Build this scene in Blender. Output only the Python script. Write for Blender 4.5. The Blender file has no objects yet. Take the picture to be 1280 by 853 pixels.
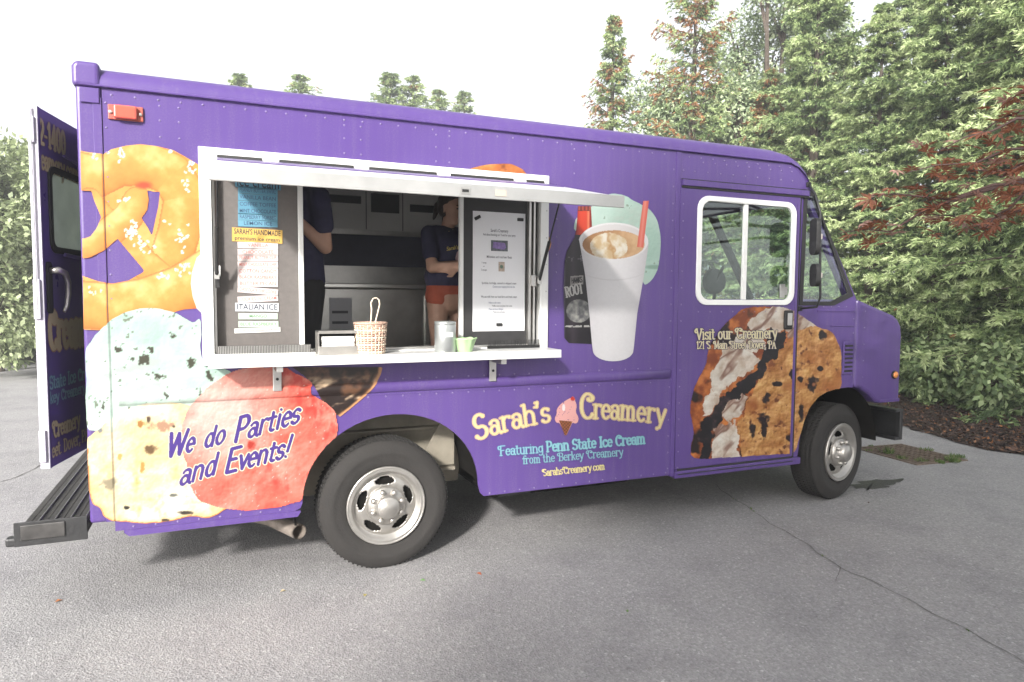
import bpy, bmesh, math, random
import numpy as np
from mathutils import Vector, Matrix, Euler

# ---------------------------------------------------------------- camera, sky, sun
SC = bpy.context.scene
COL = SC.collection
YAW, PITCH, ROLL = math.radians(23.34), math.radians(-3.68), math.radians(.37)
CAM = np.array([.548, -3.834, 1.593])
FPX = 853.0                                            # focal length in photo pixels (24 mm)
_f = np.array([math.sin(YAW)*math.cos(PITCH), math.cos(YAW)*math.cos(PITCH), math.sin(PITCH)])
_r0 = np.array([math.cos(YAW), -math.sin(YAW), 0.]); _u0 = np.cross(_r0, _f)
_r = _r0*math.cos(ROLL)+_u0*math.sin(ROLL); _u = -_r0*math.sin(ROLL)+_u0*math.cos(ROLL)
cam = bpy.data.cameras.new('camera'); cam.sensor_width = 36; cam.lens = 36*FPX/1280
cam.clip_start = .05; cam.clip_end = 2000
camo = bpy.data.objects.new('camera', cam); COL.objects.link(camo); SC.camera = camo
camo.matrix_world = Matrix(((_r[0], _u[0], -_f[0], CAM[0]), (_r[1], _u[1], -_f[1], CAM[1]), (_r[2], _u[2], -_f[2], CAM[2]), (0, 0, 0, 1)))

SUN = Vector((.76, 1.0, -.60)).normalized()            # the way the light travels
W = bpy.data.worlds.new('World'); SC.world = W; W.use_nodes = True
nt = W.node_tree; bg = nt.nodes['Background']
sky = nt.nodes.new('ShaderNodeTexSky'); sky.sky_type = 'NISHITA'; sky.sun_disc = False
sky.sun_elevation = math.asin(-SUN.z); sky.sun_rotation = math.atan2(-SUN.x, -SUN.y)
sky.air_density = 1.0; sky.dust_density = 4.0; sky.ozone_density = .6; sky.altitude = 100
hs = nt.nodes.new('ShaderNodeHueSaturation'); hs.inputs['Saturation'].default_value = .18
nt.links.new(sky.outputs[0], hs.inputs['Color']); nt.links.new(hs.outputs[0], bg.inputs[0]); bg.inputs[1].default_value = .118
sl = bpy.data.lights.new('sun', 'SUN'); sl.energy = 2.6; sl.angle = math.radians(4.); sl.color = (1, .965, .92)
so = bpy.data.objects.new('sun', sl); COL.objects.link(so); so.location = (-8, -10, 9)
so.rotation_euler = SUN.to_track_quat('-Z', 'Y').to_euler()
vs = SC.view_settings; vs.view_transform = 'Standard'; vs.look = 'None'; vs.gamma = 1; vs.use_curve_mapping = False; vs.exposure = 1.62
try:
    SC.cycles.max_bounces = 7; SC.cycles.transparent_max_bounces = 12; SC.cycles.sample_clamp_indirect = 6
except Exception: pass

# ---------------------------------------------------------------- helpers: photo pixels <-> places
def ray(px, py): return _f+_r*(px-640)/FPX-_u*(py-426.5)/FPX
def P3(px, py, y=0.):                                  # point on the plane y = const
    d = ray(px, py); t = (y-CAM[1])/d[1]; return CAM+d*t
def S(px, py, y=0.): p = P3(px, py, y); return float(p[0]), float(p[2])
def G(px, py, z=0.):                                   # point on the plane z = const
    d = ray(px, py); t = (z-CAM[2])/d[2]; p = CAM+d*t; return float(p[0]), float(p[1])
def AT(px, dist, py=372.):                             # ground spot in a direction
    d = ray(px, py); d = d/np.hypot(d[0], d[1]); p = CAM+d*dist; return float(p[0]), float(p[1])
def PROJ(x, y, z):
    dx, dy, dz = x-CAM[0], y-CAM[1], z-CAM[2]
    w = dx*_f[0]+dy*_f[1]+dz*_f[2]
    return 640+FPX*(dx*_r[0]+dy*_r[1]+dz*_r[2])/w, 426.5-FPX*(dx*_u[0]+dy*_u[1]+dz*_u[2])/w
def lin(c):
    c = np.asarray(c, float)/255.
    return np.where(c <= .04045, c/12.92, ((c+.055)/1.055)**2.4)

# ---------------------------------------------------------------- helpers: materials
MATS = {}
def mat(name, color=(.5, .5, .5), rough=.5, metal=0., var=0., vscale=8., bump=0., bscale=60., coat=0., spec=.5, attr=None, gain=1., trans=0., detail=4):
    if name in MATS: return MATS[name]
    m = bpy.data.materials.new(name); m.use_nodes = True; MATS[name] = m
    t = m.node_tree; N = t.nodes; L = t.links; b = N['Principled BSDF']
    b.inputs['Roughness'].default_value = rough; b.inputs['Metallic'].default_value = metal
    b.inputs['Specular IOR Level'].default_value = spec
    b.inputs['Coat Weight'].default_value = coat; b.inputs['Coat Roughness'].default_value = .28
    co = N.new('ShaderNodeTexCoord')
    src = None
    if attr:
        a = N.new('ShaderNodeAttribute'); a.attribute_name = attr; src = a.outputs['Color']
    if var > 0:
        n = N.new('ShaderNodeTexNoise'); n.inputs['Scale'].default_value = vscale; n.inputs['Detail'].default_value = detail; n.inputs['Roughness'].default_value = .6
        L.new(co.outputs['Object'], n.inputs['Vector'])
        mr = N.new('ShaderNodeMapRange'); mr.inputs['From Min'].default_value = .25; mr.inputs['From Max'].default_value = .75
        mr.inputs['To Min'].default_value = 1-var; mr.inputs['To Max'].default_value = 1+var
        L.new(n.outputs[0], mr.inputs['Value'])
        mx = N.new('ShaderNodeVectorMath'); mx.operation = 'SCALE'
        if src: L.new(src, mx.inputs[0])
        else: mx.inputs[0].default_value = color[:3]
        L.new(mr.outputs[0], mx.inputs['Scale']); src = mx.outputs[0]
        rr = N.new('ShaderNodeMapRange'); rr.inputs['To Min'].default_value = max(0, rough-.1); rr.inputs['To Max'].default_value = min(1, rough+.12)
        L.new(n.outputs[0], rr.inputs['Value']); L.new(rr.outputs[0], b.inputs['Roughness'])
    if src: L.new(src, b.inputs['Base Color'])
    else: b.inputs['Base Color'].default_value = (*color[:3], 1)
    if bump > 0:
        n2 = N.new('ShaderNodeTexNoise'); n2.inputs['Scale'].default_value = bscale; n2.inputs['Detail'].default_value = 5
        L.new(co.outputs['Object'], n2.inputs['Vector'])
        bp = N.new('ShaderNodeBump'); bp.inputs['Strength'].default_value = bump; bp.inputs['Distance'].default_value = .01
        L.new(n2.outputs[0], bp.inputs['Height']); L.new(bp.outputs[0], b.inputs['Normal'])
    if trans > 0:
        tr = N.new('ShaderNodeBsdfTranslucent'); ms = N.new('ShaderNodeMixShader'); ms.inputs[0].default_value = trans
        if src: L.new(src, tr.inputs[0])
        else: tr.inputs[0].default_value = (*color[:3], 1)
        L.new(b.outputs[0], ms.inputs[1]); L.new(tr.outputs[0], ms.inputs[2]); L.new(ms.outputs[0], N['Material Output'].inputs[0])
    return m
def glass_mat(name, tint=(.9, .95, .93), base=.02):
    if name in MATS: return MATS[name]
    m = bpy.data.materials.new(name); m.use_nodes = True; MATS[name] = m
    t = m.node_tree; N = t.nodes; L = t.links; N.remove(N['Principled BSDF'])
    tr = N.new('ShaderNodeBsdfTransparent'); tr.inputs[0].default_value = (*tint, 1)
    gl = N.new('ShaderNodeBsdfGlossy'); gl.inputs['Roughness'].default_value = .03; gl.inputs[0].default_value = (.9, .95, .95, 1)
    fr = N.new('ShaderNodeLayerWeight'); fr.inputs[0].default_value = .12      # same on both faces of a pane
    ma = N.new('ShaderNodeMath'); ma.operation = 'ADD'; ma.inputs[1].default_value = base; ma.use_clamp = True
    ms = N.new('ShaderNodeMixShader'); L.new(fr.outputs['Facing'], ma.inputs[0]); L.new(ma.outputs[0], ms.inputs[0])
    L.new(tr.outputs[0], ms.inputs[1]); L.new(gl.outputs[0], ms.inputs[2]); L.new(ms.outputs[0], N['Material Output'].inputs[0])
    return m

# ---------------------------------------------------------------- helpers: objects
def wl(o):
    v = Vector((0, 0, 0))
    while o is not None: v = v+o.location; o = o.parent
    return v
def obj(name, me, m=None, parent=None, smooth=False, label=None, kind=None, bevel=0., seg=2, ang=35):
    if m is not None:
        me.materials.clear()
        for k in (m if isinstance(m, (list, tuple)) else [m]): me.materials.append(k)
    o = bpy.data.objects.new(name, me); COL.objects.link(o)
    if parent is not None: o.parent = parent; o.location = -wl(parent)
    if smooth:
        me.polygons.foreach_set('use_smooth', [True]*len(me.polygons))
    if bevel:
        b = o.modifiers.new('bevel', 'BEVEL'); b.width = bevel; b.segments = seg; b.limit_method = 'ANGLE'; b.angle_limit = math.radians(ang)
        b.harden_normals = False
    if label: o['label'] = label
    if kind: o['kind'] = kind
    return o
def tag(o, label, cat, group=None):
    o['label'] = label; o['category'] = cat
    if group: o['group'] = group
    return o
def thing(name, label, cat, loc=(0, 0, 0), group=None):
    o = bpy.data.objects.new(name, None); COL.objects.link(o); o.location = loc; o.empty_display_size = .1
    return tag(o, label, cat, group)
def copy_tree(o, parent=None):
    c = o.copy(); COL.objects.link(c)
    if parent is not None: c.parent = parent
    for ch in list(o.children): copy_tree(ch, c)
    return c

class MB:
    def __init__(s): s.v = []; s.f = []
    def add(s, vs, fs):
        k = len(s.v); s.v += [tuple(map(float, p)) for p in vs]; s.f += [tuple(i+k for i in f) for f in fs]; return s
    def box(s, x0, x1, y0, y1, z0, z1):
        x0, x1 = sorted((x0, x1)); y0, y1 = sorted((y0, y1)); z0, z1 = sorted((z0, z1))
        return s.add([(x0, y0, z0), (x1, y0, z0), (x1, y1, z0), (x0, y1, z0), (x0, y0, z1), (x1, y0, z1), (x1, y1, z1), (x0, y1, z1)],
                     [(0, 3, 2, 1), (4, 5, 6, 7), (0, 1, 5, 4), (1, 2, 6, 5), (2, 3, 7, 6), (3, 0, 4, 7)])
    def prism(s, pts, a, b):                            # 8 corner hull: two quads
        return s.add(list(a)+list(b), [(3, 2, 1, 0), (4, 5, 6, 7), (0, 1, 5, 4), (1, 2, 6, 5), (2, 3, 7, 6), (3, 0, 4, 7)])
    def xz(s, poly, y0, y1):                            # polygon in x-z swept along y
        n = len(poly); A = sum(poly[i][0]*poly[(i+1) % n][1]-poly[(i+1) % n][0]*poly[i][1] for i in range(n))
        if A < 0: poly = poly[::-1]
        y0, y1 = min(y0, y1), max(y0, y1)
        vs = [(x, y0, z) for x, z in poly]+[(x, y1, z) for x, z in poly]
        return s.add(vs, [tuple(range(n)), tuple(range(2*n-1, n-1, -1))]+[(i, i+n, (i+1) % n+n, (i+1) % n) for i in range(n)])
    def xy(s, poly, z0, z1):
        n = len(poly); A = sum(poly[i][0]*poly[(i+1) % n][1]-poly[(i+1) % n][0]*poly[i][1] for i in range(n))
        if A < 0: poly = poly[::-1]
        vs = [(x, y, z0) for x, y in poly]+[(x, y, z1) for x, y in poly]
        return s.add(vs, [tuple(range(n-1, -1, -1)), tuple(range(n, 2*n))]+[(i, (i+1) % n, (i+1) % n+n, i+n) for i in range(n)])
    def tube(s, path, r, n=10, cap=True):
        path = [Vector(p) for p in path]; R = r if isinstance(r, (list, tuple)) else [r]*len(path)
        rings = []; up = None
        for i, p in enumerate(path):
            a = path[max(0, i-1)]; b = path[min(len(path)-1, i+1)]; t = (b-a).normalized()
            if up is None: up = Vector((0, 0, 1)) if abs(t.z) < .9 else Vector((1, 0, 0))
            u = (up-t*up.dot(t))
            u = u.normalized() if u.length > 1e-6 else t.orthogonal().normalized()
            w = t.cross(u); up = u
            rings.append([p+(u*math.cos(k*2*math.pi/n)+w*math.sin(k*2*math.pi/n))*R[i] for k in range(n)])
        vs = [q for rg in rings for q in rg]; fs = []
        for i in range(len(path)-1):
            for k in range(n): fs.append((i*n+k, i*n+(k+1) % n, (i+1)*n+(k+1) % n, (i+1)*n+k))
        if cap: fs.append(tuple(range(n-1, -1, -1))); fs.append(tuple((len(path)-1)*n+k for k in range(n)))
        return s.add(vs, fs)
    def lathe(s, prof, c=(0, 0, 0), axis='y', n=32, caps=True):   # prof: (radius, along)
        vs = []; fs = []
        for r, h in prof:
            for k in range(n):
                a = 2*math.pi*k/n; ca, sa = r*math.cos(a), r*math.sin(a)
                p = (ca, h, sa) if axis == 'y' else ((ca, sa, h) if axis == 'z' else (h, ca, sa))
                vs.append((p[0]+c[0], p[1]+c[1], p[2]+c[2]))
        for i in range(len(prof)-1):
            for k in range(n):
                q = (i*n+k, i*n+(k+1) % n, (i+1)*n+(k+1) % n, (i+1)*n+k)
                fs.append(q[::-1] if axis == 'y' else q)
        if caps:
            fs.append(tuple(range(n-1, -1, -1)) if axis != 'y' else tuple(range(n)))
            k = (len(prof)-1)*n
            fs.append(tuple(k+j for j in range(n)) if axis != 'y' else tuple(k+j for j in range(n-1, -1, -1)))
        return s.add(vs, fs)
    def me(s, name='m'):
        m = bpy.data.meshes.new(name); m.from_pydata(s.v, [], s.f); m.update(); return m
    def obj(s, name, m, parent=None, **k): return obj(name, s.me(name), m, parent, **k)
def BOX(name, m, parent, x0, x1, y0, y1, z0, z1, **k):
    k.setdefault('bevel', .004); return MB().box(x0, x1, y0, y1, z0, z1).obj(name, m, parent, **k)
def eval_mesh(o):
    bpy.context.view_layer.update(); dg = bpy.context.evaluated_depsgraph_get()
    return bpy.data.meshes.new_from_object(o.evaluated_get(dg), depsgraph=dg)
def plate_me(polys, y, th, bev=0.):
    """flat sheet in the x-z plane with holes (first polygon outer), front face at y, thickness th behind it"""
    cu = bpy.data.curves.new('c', 'CURVE'); cu.dimensions = '2D'; cu.fill_mode = 'BOTH'; cu.extrude = th/2
    for pl in polys:
        sp = cu.splines.new('POLY'); sp.points.add(len(pl)-1); sp.use_cyclic_u = True
        for i, (a, b) in enumerate(pl): sp.points[i].co = (a, b, 0, 1)
    o = bpy.data.objects.new('c', cu); COL.objects.link(o); me = eval_mesh(o)
    bpy.data.objects.remove(o); bpy.data.curves.remove(cu)
    n = len(me.vertices); co = np.empty(n*3); me.vertices.foreach_get('co', co); co = co.reshape(-1, 3)
    co = np.stack([co[:, 0], y+th/2-co[:, 2], co[:, 1]], 1); me.vertices.foreach_set('co', co.ravel()); me.update()
    bm = bmesh.new(); bm.from_mesh(me); bmesh.ops.remove_doubles(bm, verts=bm.verts, dist=1e-5); bm.to_mesh(me); bm.free()
    return me
def text_me(txt, size, bold=0., align='CENTER', spacing=1.):
    cu = bpy.data.curves.new('t', 'FONT'); cu.body = txt; cu.size = size; cu.align_x = align; cu.align_y = 'CENTER'; cu.offset = bold*size
    cu.space_character = spacing; cu.resolution_u = 3
    o = bpy.data.objects.new('t', cu); COL.objects.link(o); me = eval_mesh(o)
    bpy.data.objects.remove(o); bpy.data.curves.remove(cu); return me
def text_at(name, txt, m, parent, x, y, z, size, rot=0., squeeze=1., **k):   # upright on an x-z surface, facing -y
    me = text_me(txt, size, **k)
    me.transform(Matrix.Translation((x, y, z)) @ Matrix.Rotation(math.pi/2, 4, 'X') @ Matrix.Rotation(rot, 4, 'Z') @ Matrix.Diagonal((squeeze, 1, 1, 1)))
    return obj(name, me, m, parent)
def arc(cx, cy, rx, ry, a0, a1, n=10):
    return [(cx+rx*math.cos(math.radians(a0+(a1-a0)*i/n)), cy+ry*math.sin(math.radians(a0+(a1-a0)*i/n))) for i in range(n+1)]
def rrect(x0, x1, z0, z1, r, n=5):
    return arc(x1-r, z1-r, r, r, 90, 0, n)+arc(x1-r, z0+r, r, r, 0, -90, n)+arc(x0+r, z0+r, r, r, -90, -180, n)+arc(x0+r, z1-r, r, r, 180, 90, n)

# ---------------------------------------------------------------- helpers: printed graphics (numpy painted sheets)
def _hash(ix, iy, seed):
    h = (ix.astype(np.int64)*374761393+iy.astype(np.int64)*668265263+seed*1442695041) & 0xffffffff
    h = ((h ^ (h >> 13))*1274126177) & 0xffffffff
    return ((h ^ (h >> 16)) & 0xffff)/65535.
def vnoise(x, y, seed=0):
    ix, iy = np.floor(x), np.floor(y); fx, fy = x-ix, y-iy
    fx = fx*fx*(3-2*fx); fy = fy*fy*(3-2*fy)
    a, b, c, d = _hash(ix, iy, seed), _hash(ix+1, iy, seed), _hash(ix, iy+1, seed), _hash(ix+1, iy+1, seed)
    return (a*(1-fx)+b*fx)*(1-fy)+(c*(1-fx)+d*fx)*fy
def fbm(x, y, sc, oct=4, seed=0):
    v = 0; a = .5; t = 0
    for o in range(oct): v = v+a*vnoise(x/sc+17.3*o, y/sc-9.1*o, seed+o); t += a; a *= .55; sc /= 2.03
    return v/t
def inpoly(px, py, poly):
    r = np.zeros(np.shape(px), bool); n = len(poly)
    for i in range(n):
        (x0, y0), (x1, y1) = poly[i], poly[(i+1) % n]
        if y0 == y1: continue
        r ^= ((y0 > py) != (y1 > py)) & (px < (x1-x0)*(py-y0)/(y1-y0)+x0)
    return r
def segdist(px, py, x0, y0, x1, y1):
    dx, dy = x1-x0, y1-y0; L = dx*dx+dy*dy+1e-9
    t = np.clip(((px-x0)*dx+(py-y0)*dy)/L, 0, 1)
    return np.hypot(px-x0-t*dx, py-y0-t*dy), t
def polydist(px, py, poly, closed=True):
    n = len(poly); d = np.full(np.shape(px), 1e9)
    for i in range(n if closed else n-1):
        d = np.minimum(d, segdist(px, py, *poly[i], *poly[(i+1) % n])[0])
    return d
def smooth_poly(pts, it=2):
    for _ in range(it):
        q = []
        for i in range(len(pts)):
            a, b = pts[i], pts[(i+1) % len(pts)]
            q += [(.75*a[0]+.25*b[0], .75*a[1]+.25*b[1]), (.25*a[0]+.75*b[0], .25*a[1]+.75*b[1])]
        pts = q
    return pts
def mix(a, b, t): t = np.clip(t, 0, 1)[..., None]; return a*(1-t)+b*t
def C3(*c): return np.array(c, float)
def rough_poly(pts, amp, sc, seed):
    pts = smooth_poly(pts, 2); out = []
    for i, (x, y) in enumerate(pts):
        a = float(fbm(np.array([x]), np.array([y]), sc, 3, seed)[0])-.5; b = float(fbm(np.array([x+90]), np.array([y]), sc, 3, seed+5)[0])-.5
        out.append((x+a*amp*2, y+b*amp*2))
    return out

SW0, SW1 = 1.045, 1.108                                # swage bead on the side panels
DOORX = (3.43, 4.505)
def side_y(x, z):
    y = np.zeros(np.shape(x))
    t = (z-SW0)/(SW1-SW0)
    y = np.where((t > 0) & (t < 1) & (x > .09) & (x < 3.375), -.016*np.sqrt(np.clip(1-(2*t-1)**2, 0, 1)), y)
    y = np.where((x > DOORX[0]) & (x < DOORX[1]) & (z > .405) & (z < 2.34), -.008, y)
    y = np.where(x < .0585, -.0068, y)
    return y
def sheet_mesh(name, X, Z, ok, cols, yoff, yfun=side_y):
    """quads where ok; X,Z,cols per grid vertex"""
    used = np.zeros(X.shape, bool)
    used[:-1, :-1] |= ok; used[1:, :-1] |= ok; used[:-1, 1:] |= ok; used[1:, 1:] |= ok
    idx = -np.ones(X.shape, int); idx[used] = np.arange(used.sum())
    x, z = X[used], Z[used]; y = (yfun(x, z) if yfun else np.zeros(x.shape))-yoff
    i, j = np.nonzero(ok)
    F = np.stack([idx[i, j], idx[i+1, j], idx[i+1, j+1], idx[i, j+1]], 1)
    return quads_mesh(name, np.stack([x, y, z], 1), F, cols[used])
def quads_mesh(name, V, F, cols=None):
    me = bpy.data.meshes.new(name); nv, nf = len(V), len(F); k = F.shape[1]
    me.vertices.add(nv); me.vertices.foreach_set('co', np.ascontiguousarray(V, dtype=np.float32).ravel())
    me.loops.add(nf*k); me.loops.foreach_set('vertex_index', np.ascontiguousarray(F, dtype=np.int32).ravel())
    me.polygons.add(nf); me.polygons.foreach_set('loop_start', np.arange(0, nf*k, k, dtype=np.int32))
    if cols is not None:
        a = me.color_attributes.new('Col', 'FLOAT_COLOR', 'POINT')
        a.data.foreach_set('color', np.concatenate([cols, np.ones((nv, 1))], 1).astype(np.float32).ravel())
    me.update(calc_edges=True); me.validate(); return me
ALB = .51                                              # print inks on vinyl reflect less than paper white
def grid_for(poly, step):
    q = np.array(poly); x0, z0 = q.min(0)-step; x1, z1 = q.max(0)+step
    nx, nz = int((x1-x0)/step)+2, int((z1-z0)/step)+2
    return np.meshgrid(x0+np.arange(nx)*step, z0+np.arange(nz)*step, indexing='ij')
def graphic(name, parent, poly_px, painter, yoff=.003, step=.005, holes=(), label=None, m=None, y=0., cut=None):
    poly = [S(a, b, y) for a, b in poly_px]; X, Z = grid_for(poly, step)
    ins = inpoly(X, Z, poly)
    hp = [[S(a, b, y) for a, b in h] for h in holes]
    for h in hp: ins &= ~inpoly(X, Z, h)
    if cut is not None: ins &= ~cut(X, Z)
    cnt = ins[:-1, :-1].astype(int)+ins[1:, :-1]+ins[:-1, 1:]+ins[1:, 1:]
    ok = cnt >= 2
    # pull the outside corners of edge cells onto the outline
    need = np.zeros(X.shape, bool)
    need[:-1, :-1] |= ok; need[1:, :-1] |= ok; need[:-1, 1:] |= ok; need[1:, 1:] |= ok
    need &= ~ins
    if cut is None and need.any():
        qx, qz = X[need], Z[need]; best = np.full(qx.shape, 1e9); bx, bz = qx.copy(), qz.copy()
        for pl in [poly]+hp:
            for i in range(len(pl)):
                (ax, az), (cx, cz) = pl[i], pl[(i+1) % len(pl)]
                dx, dz = cx-ax, cz-az; t = np.clip(((qx-ax)*dx+(qz-az)*dz)/(dx*dx+dz*dz+1e-12), 0, 1)
                ex, ez = ax+t*dx, az+t*dz; d = np.hypot(qx-ex, qz-ez); k = d < best
                best = np.where(k, d, best); bx = np.where(k, ex, bx); bz = np.where(k, ez, bz)
        k = best < step*1.5; qx = np.where(k, bx, qx); qz = np.where(k, bz, qz); X[need] = qx; Z[need] = qz
    px, py = PROJ(X, y, Z)
    cols = lin(np.clip(painter(px, py), 0, 255))*ALB
    me = sheet_mesh(name, X, Z, ok, cols, yoff, side_y if y == 0. else (lambda a, b: np.full(a.shape, y)))
    return obj(name, me, m or mat('vinyl_print', attr='Col', rough=.38, coat=.25, spec=.4), parent, label=label)

# ---- stroke lettering: glyph skeletons in em units
def _g():
    E = lambda cx, cy, rx, ry: arc(cx, cy, rx, ry, 0, 360, 16)
    g = {}
    g['a'] = (.50, [arc(.23, .36, .16, .14, 155, 0, 8)+[(.39, .06), (.46, .0)], E(.21, .15, .15, .15)])
    g['b'] = (.52, [[(.1, .75), (.1, 0)], E(.27, .25, .17, .25)])
    g['c'] = (.46, [arc(.25, .25, .18, .25, 45, 315, 12)])
    g['d'] = (.54, [E(.24, .25, .17, .25), [(.42, .75), (.42, 0)]])
    g['e'] = (.47, [[(.07, .27), (.41, .27)], arc(.24, .25, .18, .25, 5, 315, 14)])
    g['f'] = (.34, [arc(.29, .6, .13, .15, 40, 180, 8)+[(.16, 0)], [(.03, .48), (.31, .48)]])
    g['g'] = (.52, [E(.23, .27, .17, .22), [(.41, .5), (.41, -.06)]+arc(.24, -.06, .17, .15, 0, -140, 8)])
    g['h'] = (.56, [[(.1, .75), (.1, 0)], arc(.27, .30, .17, .2, 180, 0, 8)+[(.44, 0)]])
    g['i'] = (.26, [[(.12, .5), (.12, 0)], [(.12, .68), (.121, .68)]])
    g['k'] = (.50, [[(.1, .75), (.1, 0)], [(.42, .5), (.12, .2)], [(.2, .28), (.43, 0)]])
    g['l'] = (.26, [[(.12, .75), (.12, 0)]])
    g['m'] = (.78, [[(.1, .5), (.1, 0)], arc(.245, .32, .135, .18, 180, 0, 8)+[(.38, 0)], arc(.515, .32, .135, .18, 180, 0, 8)+[(.65, 0)]])
    g['n'] = (.56, [[(.1, .5), (.1, 0)], arc(.27, .30, .17, .2, 180, 0, 8)+[(.44, 0)]])
    g['o'] = (.52, [E(.25, .25, .18, .25)])
    g['p'] = (.52, [[(.1, .5), (.1, -.22)], E(.27, .25, .17, .25)])
    g['r'] = (.42, [[(.1, .5), (.1, 0)], arc(.27, .30, .17, .2, 180, 55, 8)])
    g['s'] = (.42, [arc(.21, .37, .14, .13, 35, 260, 8)+arc(.21, .125, .15, .125, 85, -150, 8)])
    g['t'] = (.38, [[(.15, .66), (.15, .12)]+arc(.27, .12, .12, .12, 180, 300, 6), [(.03, .48), (.32, .48)]])
    g['u'] = (.54, [[(.1, .5), (.1, .17)]+arc(.26, .17, .16, .17, 180, 350, 8), [(.42, .5), (.42, 0)]])
    g['v'] = (.46, [[(.04, .5), (.23, 0), (.42, .5)]])
    g['w'] = (.7, [[(.04, .5), (.2, 0), (.35, .5), (.5, 0), (.66, .5)]])
    g['y'] = (.48, [[(.04, .5), (.24, .02)], [(.44, .5), (.19, -.16), (.08, -.2)]])
    g['A'] = (.6, [[(.05, 0), (.29, .72), (.53, 0)], [(.13, .25), (.44, .25)]])
    g['B'] = (.58, [[(.12, .72), (.12, 0)], [(.12, .72)]+arc(.3, .55, .17, .17, 90, -90, 8)+[(.12, .38)], [(.12, .38)]+arc(.32, .19, .19, .19, 90, -90, 8)+[(.12, 0)]])
    g['C'] = (.62, [arc(.34, .36, .26, .36, 40, 315, 18)+[], arc(.45, .58, .09, .07, -160, 40, 6)])
    g['D'] = (.64, [[(.12, .72), (.12, 0)], [(.12, .72)]+arc(.25, .36, .3, .36, 90, -90, 12)+[(.12, 0)]])
    g['E'] = (.56, [[(.5, .72), (.12, .72), (.12, 0), (.5, 0)], [(.12, .38), (.4, .38)]])
    g['F'] = (.54, [[(.5, .72), (.12, .72), (.12, 0)], [(.12, .38), (.4, .38)]])
    g['H'] = (.62, [[(.1, .72), (.1, 0)], [(.5, .72), (.5, 0)], [(.1, .37), (.5, .37)]])
    g['I'] = (.3, [[(.15, .72), (.15, 0)]])
    g['M'] = (.8, [[(.1, 0), (.12, .72), (.38, .1), (.64, .72), (.68, 0)]])
    g['P'] = (.56, [[(.12, .72), (.12, 0)], [(.12, .72)]+arc(.3, .53, .19, .19, 90, -90, 8)+[(.12, .34)]])
    g['S'] = (.52, [arc(.26, .53, .18, .19, 35, 255, 10)+arc(.26, .18, .2, .18, 85, -150, 10)])
    g['V'] = (.6, [[(.05, .72), (.29, 0), (.54, .72)]])
    g['W'] = (.86, [[(.04, .72), (.22, 0), (.42, .66), (.6, 0), (.8, .72)]])
    g['R'] = (.6, [[(.12, .72), (.12, 0)], [(.12, .72)]+arc(.3, .54, .18, .18, 90, -90, 8)+[(.12, .36)], [(.28, .36), (.5, 0)]])
    g['O'] = (.64, [E(.32, .36, .25, .36)]); g['T'] = (.56, [[(.04, .72), (.5, .72)], [(.27, .72), (.27, 0)]])
    g['N'] = (.64, [[(.1, 0), (.1, .72), (.5, 0), (.5, .72)]]); g['K'] = (.6, [[(.12, .72), (.12, 0)], [(.5, .72), (.14, .3)], [(.24, .42), (.52, 0)]])
    g['1'] = (.4, [[(.08, .58), (.22, .72), (.22, 0)]])
    g['2'] = (.5, [arc(.25, .53, .18, .19, 160, -40, 8)+[(.08, .02), (.45, .02)]])
    g['4'] = (.52, [[(.34, 0), (.34, .72), (.05, .2), (.47, .2)]])
    g['0'] = (.52, [E(.25, .36, .18, .36)])
    g['.'] = (.2, [[(.09, .03), (.091, .03)]]); g[','] = (.22, [[(.1, .04), (.07, -.1)]])
    g["'"] = (.2, [[(.1, .76), (.07, .6)]]); g['-'] = (.34, [[(.06, .27), (.27, .27)]])
    g['!'] = (.3, [[(.2, .8), (.13, .22)], [(.1, .03), (.101, .03)]]); g[' '] = (.28, [])
    return g
GL = _g()
def bez(p, t):
    if len(p) == 2: return (p[0][0]+(p[1][0]-p[0][0])*t, p[0][1]+(p[1][1]-p[0][1])*t)
    a, b, c = p; return tuple((1-t)**2*a[i]+2*t*(1-t)*b[i]+t*t*c[i] for i in range(2))
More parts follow.
